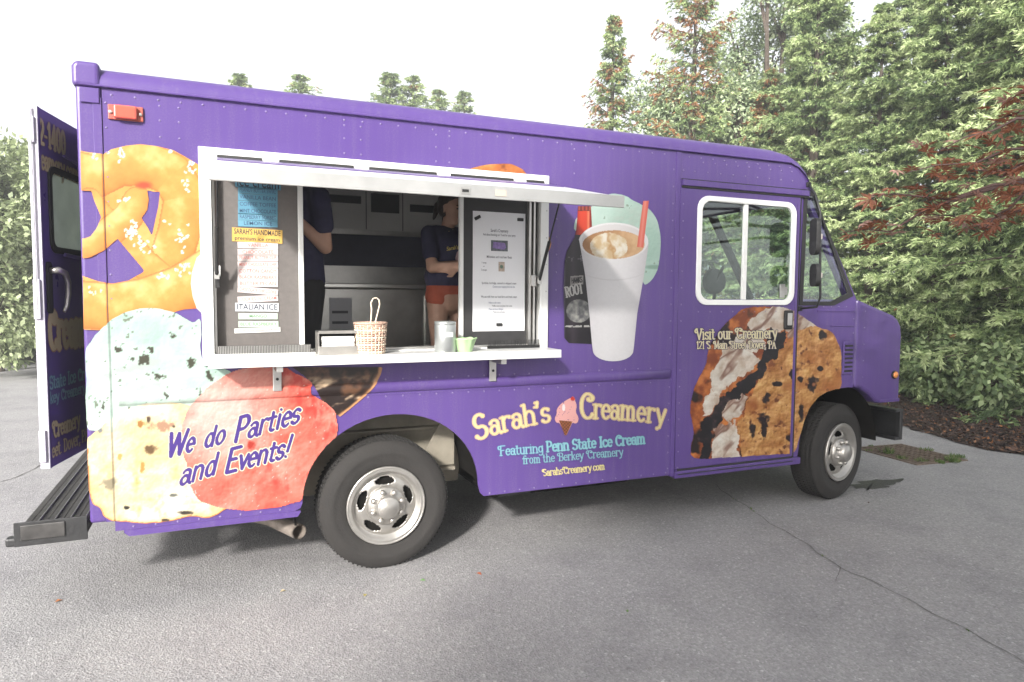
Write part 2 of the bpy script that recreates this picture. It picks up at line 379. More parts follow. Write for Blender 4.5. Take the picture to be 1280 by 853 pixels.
def text_segments(txt, base, em, wt, serif=True, shear=0., caps=1., nib=0., swash=False):
    """segments (x0,y0,x1,y1,w0,w1) in photo pixels along a straight or curved base line"""
    SWS = 'CFVPSDBM' if swash else ''; ADV = lambda c: (GL[c][0]+(.15 if c in SWS else 0))*(caps if c.isupper() else 1)
    tot = sum(ADV(c) for c in txt); pos = 0.; out = []
    for ch in txt:
        adv, strokes = GL[ch]; k = caps if ch.isupper() else 1.
        if ch in SWS: adv += .15; strokes = [[(u+.15, v) for u, v in s] for s in strokes]
        t0 = (pos+adv*k/2)/tot; p = bez(base, t0); q = bez(base, min(1.02, t0+.01)); q0 = bez(base, t0-.01)
        tx, ty = q[0]-q0[0], q[1]-q0[1]; L = math.hypot(tx, ty); tx, ty = tx/L, ty/L
        wpx = math.hypot(base[-1][0]-base[0][0], base[-1][1]-base[0][1]) if len(base) == 2 else sum(math.hypot(bez(base, (i+1)/20)[0]-bez(base, i/20)[0], bez(base, (i+1)/20)[1]-bez(base, i/20)[1]) for i in range(20))
        sx = wpx/tot                                     # px per em along the line
        def M(u, v):
            uu = (u*k-adv*k/2+shear*v*k)*sx; vv = v*k*em
            return p[0]+tx*uu+ty*vv*.6, p[1]+ty*uu-vv
        st = [list(s) for s in strokes]
        if swash and ch in 'CFVPSDBM': st.append([(.22, .70)]+arc(.13, .58, .10, .12, 90, 300, 8))
        for s in st:
            ws = []
            for i in range(len(s)-1):
                a, b = s[i], s[i+1]; w = wt
                if nib: an = math.atan2(b[1]-a[1], b[0]-a[0]+shear*(b[1]-a[1])); w = wt*((1-nib)+nib*abs(math.sin(an-math.radians(28))))
                elif serif: an = math.atan2(b[1]-a[1], b[0]-a[0]); w = wt*(.62+.45*abs(math.sin(an)))
                ws.append(w*em*k)
            wv = [ws[0]]+[(ws[i]+ws[i+1])/2 for i in range(len(ws)-1)]+[ws[-1]] if ws else []
            for i in range(len(s)-1): out.append((*M(*s[i]), *M(*s[i+1]), wv[i], wv[i+1]))
            if serif and len(s) > 1:
                for e, nb in ((s[0], s[1]), (s[-1], s[-2])):
                    if abs(e[0]-nb[0]) < .35*abs(e[1]-nb[1]) and abs(e[1]-nb[1]) > .1:
                        A, B = M(e[0]-.11, e[1]), M(e[0]+.11, e[1])
                        if e[1] > .3 and not ch.isupper(): B = M(e[0]+.02, e[1])
                        out.append((*A, *B, wt*.62*em*k, wt*.62*em*k))
                    elif abs(e[1]-nb[1]) < .22 and ch in 'acrsyfCS':       # ball ends
                        A = M(*e); out.append((*A, A[0]+.01, A[1], wt*1.25*em*k, wt*1.25*em*k))
        pos += adv*k
    return out
def lettering(name, parent, segs, layers, step=.0022, yoff=.006, y=0., label=None, yfun=side_y):
    """layers: [(distance in px, rgb)] from the stroke outwards"""
    sg = np.array(segs); mx = layers[-1][0]+.5
    pts = np.concatenate([sg[:, :2], sg[:, 2:4]]); w = sg[:, 4].max()+mx+1
    q = [(pts[:, 0].min()-w, pts[:, 1].min()-w), (pts[:, 0].max()+w, pts[:, 1].min()-w), (pts[:, 0].max()+w, pts[:, 1].max()+w), (pts[:, 0].min()-w, pts[:, 1].max()+w)]
    X, Z = grid_for([S(a, b, y) for a, b in q], step); px, py = PROJ(X, y, Z)
    D = np.full(X.shape, 1e3)
    for x0, y0, x1, y1, w0, w1 in sg:
        k = (px > min(x0, x1)-w0-mx-1) & (px < max(x0, x1)+w0+mx+1) & (py > min(y0, y1)-w0-mx-1) & (py < max(y0, y1)+w0+mx+1)
        if not k.any(): continue
        d, t = segdist(px[k], py[k], x0, y0, x1, y1); D[k] = np.minimum(D[k], d-(w0+(w1-w0)*t))
    cols = np.zeros(X.shape+(3,)); cols[:] = layers[-1][1]
    for dist, c in layers[::-1]: cols[D < dist] = c
    cd = .25*(D[:-1, :-1]+D[1:, :-1]+D[:-1, 1:]+D[1:, 1:]); ok = cd < layers[-1][0]
    me = sheet_mesh(name, X, Z, ok, lin(cols)*ALB, yoff, yfun if y == 0. else (lambda a, b: np.full(a.shape, y)))
    return obj(name, me, mat('vinyl_print', attr='Col', rough=.38, coat=.25, spec=.4), parent, label=label)

# ================================================================ the ground
def ground_mats():
    m = bpy.data.materials.new('asphalt'); m.use_nodes = True; MATS['asphalt'] = m
    t = m.node_tree; N = t.nodes; L = t.links; b = N['Principled BSDF']
    co = N.new('ShaderNodeTexCoord')
    def noise(sc, det=4, ro=.6):
        n = N.new('ShaderNodeTexNoise'); n.inputs['Scale'].default_value = sc; n.inputs['Detail'].default_value = det; n.inputs['Roughness'].default_value = ro
        L.new(co.outputs['Object'], n.inputs['Vector']); return n.outputs[0]
    def ramp(src, stops):
        r = N.new('ShaderNodeValToRGB'); L.new(src, r.inputs[0]); e = r.color_ramp.elements
        e[0].position, e[0].color = stops[0][0], (*stops[0][1], 1); e[1].position, e[1].color = stops[-1][0], (*stops[-1][1], 1)
        for p, c in stops[1:-1]:
            q = e.new(p); q.color = (*c, 1)
        return r.outputs[0]
    big = ramp(noise(.55, 5), [(.3, (.272, .266, .268)), (.55, (.300, .293, .295)), (.75, (.322, .316, .317))])
    v = N.new('ShaderNodeTexVoronoi'); v.inputs['Scale'].default_value = 95; L.new(co.outputs['Object'], v.inputs['Vector'])
    stone = ramp(v.outputs['Color'], [(.0, (.42, .41, .41)), (.3, (.78, .77, .76)), (.68, (1.05, 1.04, 1.03)), (.88, (1.5, 1.49, 1.48)), (1., (2.6, 2.6, 2.6))])
    mx = N.new('ShaderNodeMix'); mx.data_type = 'RGBA'; mx.blend_type = 'MULTIPLY'; mx.inputs[0].default_value = .42
    L.new(big, mx.inputs[6]); L.new(stone, mx.inputs[7])
    fine = ramp(noise(38, 6, .75), [(.3, (.62, .62, .62)), (.5, (1, 1, 1)), (.72, (1.22, 1.21, 1.2))])
    mx2 = N.new('ShaderNodeMix'); mx2.data_type = 'RGBA'; mx2.blend_type = 'MULTIPLY'; mx2.inputs[0].default_value = .6
    L.new(mx.outputs[2], mx2.inputs[6]); L.new(fine, mx2.inputs[7])
    # worn, stained patches with shapes of their own
    pat = ramp(noise(1.9, 6, .7), [(.34, (.84, .84, .85)), (.5, (1, 1, 1)), (.68, (1.06, 1.06, 1.05))])
    mx3 = N.new('ShaderNodeMix'); mx3.data_type = 'RGBA'; mx3.blend_type = 'MULTIPLY'; mx3.inputs[0].default_value = 1
    L.new(mx2.outputs[2], mx3.inputs[6]); L.new(pat, mx3.inputs[7]); L.new(mx3.outputs[2], b.inputs['Base Color'])
    b.inputs['Roughness'].default_value = .85; b.inputs['Specular IOR Level'].default_value = .35
    bp = N.new('ShaderNodeBump'); bp.inputs['Strength'].default_value = .55; bp.inputs['Distance'].default_value = .006
    ad = N.new('ShaderNodeMath'); ad.operation = 'ADD'; L.new(v.outputs['Distance'], ad.inputs[0]); L.new(noise(150, 3), ad.inputs[1])
    L.new(ad.outputs[0], bp.inputs['Height']); L.new(bp.outputs[0], b.inputs['Normal'])
ground_mats()
obj('ground', MB().add([(-150, -150, 0), (150, -150, 0), (150, 150, 0), (-150, 150, 0)], [(0, 1, 2, 3)]).me(), MATS['asphalt'], kind='structure')

rng = np.random.default_rng(4)
# mulch bed along the right edge of the drive
bed_edge = [(6.2, -9), (6.6, -4), (7.3, -1.2)]+[G(*p) for p in ((1280, 569), (1232, 563), (1197, 554), (1166, 544.5), (1142, 538.5), (1125, 532))]+[(9.6, 4.6), (10.2, 8), (9.0, 13), (6, 18), (0, 27), (-6, 34)]
ee = []
for i in range(len(bed_edge)-1):
    a, b = np.array(bed_edge[i]), np.array(bed_edge[i+1]); n = max(2, int(np.hypot(*(b-a))/.18))
    for k in range(n):
        p = a+(b-a)*k/n; ee.append(tuple(p+rng.normal(0, .018, 2)))
bed_poly = ee+[bed_edge[-1], (60, 60), (60, -9)]
M_mulch = mat('mulch', (.045, .030, .022), .95, var=.6, vscale=22, bump=1., bscale=45, detail=8)
MB().add([(x, y, .006) for x, y in bed_poly], [tuple(range(len(bed_poly)-1, -1, -1))]).obj('mulch_bed', M_mulch, kind='structure')
def leaf_quads(P, D, Nn, Ln, Wd, fold=.0):
    """rhombic leaves: arrays of base point, direction, normal, length, width -> V, F"""
    D = D/np.linalg.norm(D, axis=1, keepdims=True); Sd = np.cross(D, Nn); Sd /= np.linalg.norm(Sd, axis=1, keepdims=True)+1e-9
    Up = np.cross(Sd, D); Ln = Ln[:, None]; Wd = Wd[:, None]
    a = P; b = P+D*Ln*.45+Sd*Wd*.5+Up*Ln*fold; c = P+D*Ln; d = P+D*Ln*.45-Sd*Wd*.5+Up*Ln*fold
    V = np.stack([a, b, c, d], 1).reshape(-1, 3); F = np.arange(len(P)*4).reshape(-1, 4); return V, F
def unit(n, r): v = r.normal(size=(n, 3)); return v/np.linalg.norm(v, axis=1, keepdims=True)
# loose bark chips and dead leaves on the bed, thick where the camera sees it
n = 26000; q = rng.random((n, 2)); PX = 1100+q[:, 0]*260; PY = 492+q[:, 1]**.8*100
d = _f[None]+_r[None]*((PX-640)/FPX)[:, None]-_u[None]*((PY-426.5)/FPX)[:, None]; g = CAM[None]+d*(-CAM[2]/d[:, 2])[:, None]
k = inpoly(g[:, 0]-.01, g[:, 1], bed_poly); g = g[k]; g[:, 2] = .008+rng.random(len(g))*.022
D = unit(len(g), rng); D[:, 2] *= .25; V, F = leaf_quads(g, D, np.array([[0, 0, 1.]])+rng.normal(0, .35, (len(g), 3)), rng.uniform(.025, .075, len(g)), rng.uniform(.012, .035, len(g)))
pal = lin(np.array([(62, 48, 42), (84, 64, 54), (44, 36, 34), (120, 88, 66), (150, 100, 62), (96, 84, 76)])); ci = rng.choice(6, len(g), p=[.36, .22, .24, .08, .05, .05])
obj('mulch_chips', quads_mesh('chips', V, F, np.repeat(pal[ci]*rng.uniform(.7, 1.2, (len(g), 1)), 4, 0)), mat('chip', attr='Col', rough=.9), kind='stuff', label='loose dark bark chips and dead leaves on the bed')
# verge at the far left
vp = [(-60, 13.5), (-12, 14.2), G(0, 455), (-1.5, 15.2), (1, 17), (4, 22), (0, 40), (-60, 60)]
MB().add([(x, y, .006) for x, y in vp], [tuple(range(len(vp)))]).obj('verge', mat('verge_soil', (.07, .075, .035), .95, var=.5, vscale=3, bump=.6, bscale=20), kind='structure')
# crack across the drive
def strip(pts, w0, w1, z, seed):
    r = np.random.default_rng(seed); out = []
    for i in range(len(pts)-1):
        a, b = np.array(pts[i]), np.array(pts[i+1]); m_ = max(3, int(np.hypot(*(b-a))/.03))
        for k in range(m_): out.append(a+(b-a)*k/m_)
    out.append(np.array(pts[-1])); out = np.array(out); ph = r.random(6)*9
    s = np.arange(len(out))*.03; T = np.gradient(out, axis=0); T /= np.linalg.norm(T, axis=1, keepdims=True)+1e-9; Nn = np.stack([-T[:, 1], T[:, 0]], 1)
    off = .018*np.sin(s*3+ph[0])+.012*np.sin(s*9+ph[1])+.007*np.sin(s*23+ph[2]); w = w0+(w1-w0)*r.random(len(out))
    A = out+Nn*(off+w/2)[:, None]; B = out+Nn*(off-w/2)[:, None]
    mb = MB(); mb.add([(p[0], p[1], z) for p in A]+[(p[0], p[1], z) for p in B], [(i, i+1, len(out)+i+1, len(out)+i) for i in range(len(out)-1)]); return mb, out+Nn*off[:, None]
M_crack = mat('crack_fill', (.085, .08, .074), .95, var=.5, vscale=30)
mb, line = strip([G(890, 606), G(930, 634), G(990, 668), G(1060, 714), G(1150, 760), G(1200, 785), G(1290, 838)], .0015, .008, .004, 3)
mb.obj('asphalt_crack', M_crack, kind='structure')
for k_, (i_, dx_, dy_) in enumerate(((58, -.2, -.16),)):
    a_ = line[i_]; mb, _ = strip([tuple(a_), (a_[0]+dx_*.5, a_[1]+dy_*.6), (a_[0]+dx_, a_[1]+dy_)], .001, .005, .0045+.0005*k_, 20+k_); mb.obj('asphalt_crack', M_crack, kind='structure')
mb, _ = strip([G(-30, 612), G(8, 600), G(36, 590), G(58, 576), G(75, 560)], .004, .014, .004, 8)
mb.obj('asphalt_crack', M_crack, kind='structure')
# wet patch by the front wheel
c0 = G(1092, 606); wp = [(c0[0]+(.30*math.cos(a)*(1+.28*math.sin(3*a+1))+.05*math.sin(7*a)), c0[1]+(.10*math.sin(a)*(1+.3*math.sin(2*a))+.02*math.sin(9*a))) for a in np.linspace(0, 2*math.pi, 40)[:-1]]
MB().add([(x, y, .004) for x, y in wp], [tuple(range(39))]).obj('wet_patch', mat('wet_asphalt', (.055, .053, .054), .5, var=.4, vscale=60, bump=.5, bscale=150), kind='structure')

# drain grate
gA, gB, gC, gD = [np.array(G(*p)) for p in ((1083, 563), (1122, 556.5), (1193, 574), (1150, 581))]
gc = (gA+gB+gC+gD)/4; ax = (gD-gA)/np.linalg.norm(gD-gA); ay = np.array([-ax[1], ax[0]]); hw, hd = .36, .30
def gp(u, v): p = gc+ax*u+ay*v; return p[0], p[1]
gr = thing('drain_grate', 'rusty square iron drain grate in the asphalt with grass growing round it', 'drain', (gc[0], gc[1], 0))
M_rust = mat('rusty_iron', (.17, .13, .10), .8, metal=.3, var=.45, vscale=25, bump=.3, bscale=90)
MB().add([(*gp(-hw, -hd), .005), (*gp(hw, -hd), .005), (*gp(hw, hd), .005), (*gp(-hw, hd), .005)], [(0, 1, 2, 3)]).obj('pit', mat('pit', (.012, .010, .009), .9), gr)
def bar(u0, u1, v0, v1, z0, z1, nm):
    a = [(*gp(u0, v0), z0), (*gp(u1, v0), z0), (*gp(u1, v1), z0), (*gp(u0, v1), z0)]; b = [(x, y, z1) for x, y, _ in a]
    MB().add(a+b, [(3, 2, 1, 0), (4, 5, 6, 7), (0, 1, 5, 4), (1, 2, 6, 5), (2, 3, 7, 6), (3, 0, 4, 7)]).obj(nm, M_rust, gr)
for i in range(13): u = -hw+.012+i*(2*hw-.024)/12; bar(u-.005, u+.005, -hd, hd, .006, .018, 'bearing_bar')
for i in range(9): v = -hd+.012+i*(2*hd-.024)/8; bar(-hw, hw, v-.0045, v+.0045, .006, .0165, 'cross_bar')
for u0, u1, v0, v1 in ((-hw-.03, hw+.03, -hd-.03, -hd), (-hw-.03, hw+.03, hd, hd+.03), (-hw-.03, -hw, -hd, hd), (hw, hw+.03, -hd, hd)): bar(u0, u1, v0, v1, 0, .012, 'frame')
def tuft(name, spots, label, seed):
    r = np.random.default_rng(seed); P = []; L_ = []
    for (x, y, rad, h, n_) in spots:
        a = r.random(n_)*6.28; q = np.sqrt(r.random(n_))*rad
        P.append(np.stack([x+q*np.cos(a), y+q*np.sin(a), np.zeros(n_)], 1)); L_.append(r.uniform(.4, 1, n_)*h)
    P = np.concatenate(P); L_ = np.concatenate(L_); D = r.normal(0, .45, P.shape); D[:, 2] = 1
    V, F = leaf_quads(P, D, unit(len(P), r), L_, np.full(len(P), .008)); c = lin(np.array([(120, 150, 80), (96, 130, 66), (150, 165, 100)]))[r.integers(0, 3, len(P))]*.6
    return obj(name, quads_mesh(name, V, F, np.repeat(c, 4, 0)), mat('grass', attr='Col', rough=.6, trans=.35), kind='stuff', label=label)
sp = [(*gp(hw*.75, hd+.02), .08, .06, 130), (*gp(hw+.02, hd*.4), .06, .09, 120), (*gp(hw+.02, -hd*.1), .05, .05, 80), (*gp(-hw*.2, hd+.01), .07, .05, 90), (*gp(-.05, -hd*.75), .05, .11, 70), (*gp(.16, -hd*.9), .05, .06, 60), (*gp(.30, -hd*.6), .05, .06, 60), (*gp(-hw, -hd*.4), .03, .05, 40), (*gp(-hw*.6, -hd), .04, .04, 30)]
tuft('grass', sp, 'green grass blades sprouting round the drain grate', 2)
tuft('crack_weeds', [(line[i][0], line[i][1], .014, .020, 4) for i in (14, 22, 24, 53, 84)], 'tiny weeds sprouting in the crack of the asphalt', 9)
# a few fallen leaves on the drive
fl = thing  # (kept short: each leaf is one small curled mesh)
def fallen(px, py, col, sz, rot, label):
    x, y = G(px, py); c, s = math.cos(rot), math.sin(rot); o = [(0, 0, .004), (.5, .34, .012), (.7, .2, .010), (1.1, 0, .004), (.7, -.22, .012), (.45, -.34, .010)]
    v = [(x+(u*c-w*s)*sz, y+(u*s+w*c)*sz, z) for u, w, z in o]
    tag(MB().add(v, [(0, 3, 2, 1), (0, 5, 4, 3)]).obj('fallen_leaf', mat('dead_'+str(px), col, .7)), label, 'leaf', 'dead leaves on the asphalt')
for a in ((68, 754, (.32, .13, .05), .035, .4, 'orange dead leaf on the asphalt behind the step bumper'), (602, 720, (.30, .08, .03), .04, 2, 'red brown dead leaf on the asphalt right of the rear wheel'),
          (455, 747, (.42, .36, .12), .03, 1, 'yellow dead leaf on the asphalt below the rear wheel'), (532, 727, (.10, .22, .06), .03, 2.6, 'small green leaf on the asphalt beside the rear tyre'),
          (350, 741, (.40, .33, .2), .03, .2, 'pale straw leaf on the asphalt below the tailpipe'), (785, 767, (.12, .2, .06), .025, 1.4, 'tiny green leaf alone on the grey asphalt before the logo'), (1086, 630, (.1, .06, .05), .025, 1, 'dark curled leaf on the asphalt beside the front tyre')): fallen(*a)

# ================================================================ trees and shrubs
M_bark = mat('bark', (.075, .058, .045), .95, var=.4, vscale=9, bump=.8, bscale=30)
M_needle = mat('needles', attr='Col', rough=.6, spec=.25, trans=.22)
M_leaf = mat('leaves', attr='Col', rough=.5, spec=.35, trans=.3)
def ZT(px, py, dist): d = ray(px, py); return float(CAM[2]+d[2]*dist/np.hypot(d[0], d[1]))
def tube_np(path, r0, r1, n=7):
    path = np.array(path); mb = MB(); mb.tube(path, [r0+(r1-r0)*i/(len(path)-1) for i in range(len(path))], n); return mb
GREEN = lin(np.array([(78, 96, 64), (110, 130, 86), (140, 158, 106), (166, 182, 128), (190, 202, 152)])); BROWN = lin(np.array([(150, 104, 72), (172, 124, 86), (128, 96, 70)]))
def conifer(seed, H, R, z0=.2, nb=150, sub=12, spr=9, size=.13, width=.05, brown=0., droop=.35, pal=GREEN, power=.75, bare=0., up=.18, rag=.55):
    r = np.random.default_rng(seed)
    nw = max(3, nb//6); lev = np.repeat(np.linspace(0, 1, nw)**.92, 6); nb = len(lev)          # whorls of six
    zi = z0+(H-z0-.04)*lev+r.normal(0, .07, nb); zi = np.minimum(zi, H-.03); az = np.repeat(r.random(nw)*6.28, 6)+np.tile(np.arange(6)*1.047, nw)+r.normal(0, .22, nb)
    L = R*np.clip(1-(zi-z0)/(H-z0), .0, 1)**power*r.uniform(rag, 1.2, nb)+.04; up = (up+.45*(zi/H)**4)[:, None, None]
    s = np.linspace(.10, 1, sub)[None, :, None]+r.normal(0, .02, (nb, sub, 1)); t = np.linspace(.05, 1, spr)[None, None, :]+r.normal(0, .03, (nb, sub, spr))
    dirx, diry = np.cos(az), np.sin(az)
    Lb = L[:, None, None]
    bx = dirx[:, None, None]*Lb*s; by = diry[:, None, None]*Lb*s; bz = zi[:, None, None]+Lb*(up*s-droop*s**2+.12*s**3)
    sg = np.where(np.arange(sub) % 2 == 0, 1., -1.)[None, :, None]*r.uniform(.5, 1.1, (nb, sub, 1))
    sx = dirx[:, None, None]*.65-diry[:, None, None]*sg; sy = diry[:, None, None]*.65+dirx[:, None, None]*sg; sz = r.normal(-.22, .22, (nb, sub, 1))
    nrm = np.sqrt(sx**2+sy**2+sz**2); sx, sy, sz = sx/nrm, sy/nrm, sz/nrm
    sl_ = (.40*Lb*(1.05-s*.8)+.10)*r.uniform(.6, 1.2, (nb, sub, 1))
    px = bx+sx*sl_*t; py = by+sy*sl_*t; pz = bz+sz*sl_*t-.10*sl_*t**2
    P = np.stack(np.broadcast_arrays(px, py, pz), -1).reshape(-1, 3)
    SD = np.stack(np.broadcast_arrays(sx+0*t, sy+0*t, sz-.15*t), -1).reshape(-1, 3); n = len(P)
    D = SD*1.+r.normal(0, .32, (n, 3)); D[:, 2] -= .10
    tt = np.broadcast_to(t, (nb, sub, spr)).reshape(-1); bi = np.repeat(np.arange(nb), sub*spr); ss = np.broadcast_to(s, (nb, sub, spr)).reshape(-1)
    keep = r.random(n) > bare
    nl = 60; zl = H-r.random(nl)**1.5*.75; P = np.concatenate([P, np.stack([r.normal(0, .015, nl), r.normal(0, .015, nl), zl-.05], 1)]); D = np.concatenate([D, np.stack([r.normal(0, .35, nl), r.normal(0, .35, nl), np.ones(nl)], 1)])
    tt = np.concatenate([tt, np.ones(nl)]); bi = np.concatenate([bi, np.full(nl, nb-1)]); ss = np.concatenate([ss, np.ones(nl)]); keep = np.concatenate([keep, np.ones(nl, bool)])
    P, D, tt, bi, ss = P[keep], D[keep], tt[keep], bi[keep], ss[keep]; n = len(P)
    ln = size*r.uniform(.7, 1.3, n); Q_ = r.normal(0, .55, (n, 3)); Q2 = r.normal(0, .4, (n, 3)); Dn = D/np.linalg.norm(D, axis=1, keepdims=True); V4, F4 = leaf_quads(P, Dn+Q2, unit(n, r), ln*.9, np.full(n, width)); V1, F1 = leaf_quads(P, D, unit(n, r), ln, np.full(n, width)); V2, F2 = leaf_quads(P, D/np.linalg.norm(D, axis=1, keepdims=True)+Q_, unit(n, r), ln*.75, np.full(n, width)); V3, F3 = leaf_quads(P, D/np.linalg.norm(D, axis=1, keepdims=True)-Q_, unit(n, r), ln*.75, np.full(n, width))
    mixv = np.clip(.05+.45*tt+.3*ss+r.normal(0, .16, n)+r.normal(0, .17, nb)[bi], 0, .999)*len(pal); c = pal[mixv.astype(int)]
    hb = r.random(nb)*(.4+.6*zi/H) > 1-brown
    isb = (hb[bi] & (r.random(n) < .75)) | (r.random(n) < brown*.12)
    c = np.where(isb[:, None], BROWN[r.integers(0, 3, n)], c)*r.uniform(.8, 1.15, (n, 1))
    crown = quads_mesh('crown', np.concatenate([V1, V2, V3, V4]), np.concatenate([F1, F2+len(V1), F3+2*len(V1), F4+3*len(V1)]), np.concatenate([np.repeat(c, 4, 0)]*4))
    tr = tube_np([(0, 0, -.1), (.03, .02, H*.3), (-.02, .03, H*.6), (0, 0, H-.15)], .022*H+.02, .012, 8)
    for i in range(0, nb, 2):
        l = L[i]*.85; tr.tube([(0, 0, zi[i]), (dirx[i]*l*.5, diry[i]*l*.5, zi[i]+l*(.5*up[i, 0, 0]-droop*.25)), (dirx[i]*l, diry[i]*l, zi[i]+l*(up[i, 0, 0]-droop+.1))], [.018+.006*l, .014, .005], 4, cap=False)
    return tr.me('trunk'), crown
def leafy(seed, trunk_h, clumps, n, size, pal, flop=.5, shell=.55, bare_base=.0):
    r = np.random.default_rng(seed); cl = np.array([c[:3] for c in clumps]); rad = np.array([c[3:6] if len(c) > 4 else (c[3],)*3 for c in clumps], float)
    w = (rad.prod(1))**(2/3.); ci = r.choice(len(cl), n, p=w/w.sum()); dv = unit(n, r)
    rr = shell+(1-shell)*r.random(n)**.6; rr *= 1+.22*np.sin(dv[:, 0]*7+ci)*np.sin(dv[:, 2]*6+ci*2)
    P = cl[ci]+dv*rad[ci]*rr[:, None]; P[:, 2] = np.maximum(P[:, 2], bare_base+r.random(n)*.05)
    D = dv*.5+r.normal(0, .6, (n, 3)); D[:, 2] -= flop*.6; Nn = dv*.6+np.array([0, 0, .7])+r.normal(0, .45, (n, 3))
    V, F = leaf_quads(P, D, Nn, size*r.uniform(.6, 1.3, n), size*r.uniform(.4, .75, n), .06)
    m_ = np.clip(r.random(n)*.75+.12*r.normal(size=len(cl))[ci]+.15, 0, .999)*len(pal); c = pal[m_.astype(int)]*r.uniform(.8, 1.15, (n, 1))
    crown = quads_mesh('crown', V, F, np.repeat(c, 4, 0))
    base = cl.mean(0); tr = MB(); top = (base[0]*.4, base[1]*.4, trunk_h)
    rt = .03*max(2, cl[:, 2].max())+.01
    tr.tube([(0, 0, -.05), (.03, .0, trunk_h*.5), top], [rt, rt*.85, rt*.7], 9)
    for i, c in enumerate(cl):
        mid = (np.array(top)*.5+c*.5)+r.normal(0, .08, 3); tr.tube([top, tuple(mid), tuple(c)], [rt*.5, rt*.3, rt*.08], 6)
        for k in range(5):
            e = c+unit(1, r)[0]*rad[i]*.8; tr.tube([tuple(mid*.4+c*.6), tuple(c*.5+e*.5+r.normal(0, .04, 3)), tuple(e)], [rt*.18, rt*.1, rt*.03], 4, cap=False)
    return tr.me('trunk'), crown
def plant(name, meshes, label, cat, x, y, rot=0., sc=1., group=None, wide=1., mt=None):
    t = thing(name, label, cat, (x, y, 0), group); t.rotation_euler.z = rot; t.scale = (sc*wide, sc*wide, sc)
    for nm, me, m in (('trunk' if cat == 'tree' else 'stem', meshes[0], M_bark), ('crown' if cat == 'tree' else 'foliage', meshes[1], mt or M_needle)):
        if not me.materials: me.materials.append(m)
        o = bpy.data.objects.new(nm, me); COL.objects.link(o); o.parent = t
    return t
# spruces beyond the bed, three crowns shared by the row
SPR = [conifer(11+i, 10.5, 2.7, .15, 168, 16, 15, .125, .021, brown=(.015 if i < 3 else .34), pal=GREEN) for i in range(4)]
GP = 'spruces crowded behind the mulch bed'
rows = [(1012, 16.2, 0, .85, 'spruce behind the windscreen of the truck, light green'), (1090, 15.0, 1, .68, 'full green spruce rising behind the nose of the truck'), (1170, 14.2, 2, .74, 'broad spruce directly behind the leafy bushes on the bed'),
        (1256, 13.6, 0, .80, 'spruce behind the red maple branches'), (1345, 12.8, 1, .95, 'spruce half out of view behind the red maple'), (1130, 18.6, 1, .90, 'taller spruce standing second row behind the truck nose'),
        (1225, 18.2, 0, 1., 'taller spruce standing second row behind the leafy bushes'), (1310, 17.2, 2, .92, 'taller spruce second row behind the red maple'), (1045, 20, 3, .80, 'spruce of the second row above the cab roof'), (955, 17.5, 3, .66, 'shorter spruce behind the cab side window'), (890, 19.5, 3, .66, 'shorter spruce just above the cab roof'), (1395, 15, 2, 1., 'spruce beyond the red maple, at the end of the row')]
for i, (px, ds, k, sc, lb) in enumerate(rows):
    x, y = AT(px, ds); plant('spruce_tree', SPR[k], lb, 'tree', x, y, rot=i*1.9, sc=sc, group=GP)
# the tall trees above the cab
PALD = lin(np.array([(136, 152, 116), (160, 176, 138), (186, 198, 162), (110, 126, 96)]))
ds = 19.; x, y = AT(955, ds); zt = ZT(955, -45, ds); q = []
r_ = np.random.default_rng(3)
for i in range(26):
    a = r_.random()*6.28; zz = r_.uniform(3.2, zt-.6); w = 1.75*(1-.45*abs(zz-zt*.62)/zt*1.6); q.append((math.cos(a)*w*r_.random(), math.sin(a)*w*r_.random(), zz, r_.uniform(.6, 1.0)))
plant('ivy_clad_tree', leafy(5, 3., q, 42000, .11, PALD), 'tall broadleaf tree smothered in pale ivy above the cab roof', 'tree', x, y, mt=M_leaf)
ds = 17.5; x, y = AT(862, ds); plant('cedar_tree', conifer(31, ZT(862, -28, ds), 2.1, .5, 150, 12, 10, .11, .020, brown=.45, droop=.1, power=.6, bare=.15, up=.3), 'ragged cedar with rusty brown tips over the cab roof', 'tree', x, y)
ds = 19; x, y = AT(762, ds); plant('cedar_tree', conifer(33, ZT(762, 22, ds), 2.0, 1., 150, 12, 9, .11, .020, brown=.35, droop=.05, power=1.0, bare=.1, up=.4), 'slim pointed cedar with rusty tips standing alone against the sky', 'tree', x, y)
ds = 18; x, y = AT(826, ds); zt = ZT(826, 92, ds); q = [(math.cos(i*2.4)*.7*(i % 3)/2, math.sin(i*2.4)*.7*(i % 3)/2, 2.6+(zt-3.1)*i/11, .75) for i in range(12)]
plant('broadleaf_tree', leafy(8, 2.4, q, 17000, .11, PALD), 'small pale green broadleaf tree between the two rusty cedars', 'tree', x, y, mt=M_leaf)
# treetops far behind the roof
FAR = [conifer(41+i, 10, 4.6, .5, 170, 9, 7, .13, .024, brown=.05, power=1.05, bare=.25, up=.55, rag=.15) for i in range(2)]
for i, (px, py, ds, k, w, lb) in enumerate(((305, 95, 30, 0, 1.5, 'far conifer tip showing over the roof nearest the rear lamp'), (379, 96, 30, 1, 1.7, 'far pointed conifer tip over the roof above the hatch hinges'), (489, 93, 29, 0, 1.6, 'far bushy conifer top, left one of the broad pair over the roof'),
                                           (517, 97, 29.5, 1, 1.5, 'far bushy conifer top, right one of the broad pair over the roof'), (548, 114, 31, 1, 1.5, 'far low conifer top over the roof beside a darker one'), (580, 116, 31, 0, 1.4, 'far low dark conifer top over the middle of the roof'))):
    x, y = AT(px, ds); h = ZT(px, py, ds); plant('distant_conifer', FAR[k], lb, 'tree', x, y, rot=i*2.2, sc=h/10, wide=w, group='treetops far behind the roof')
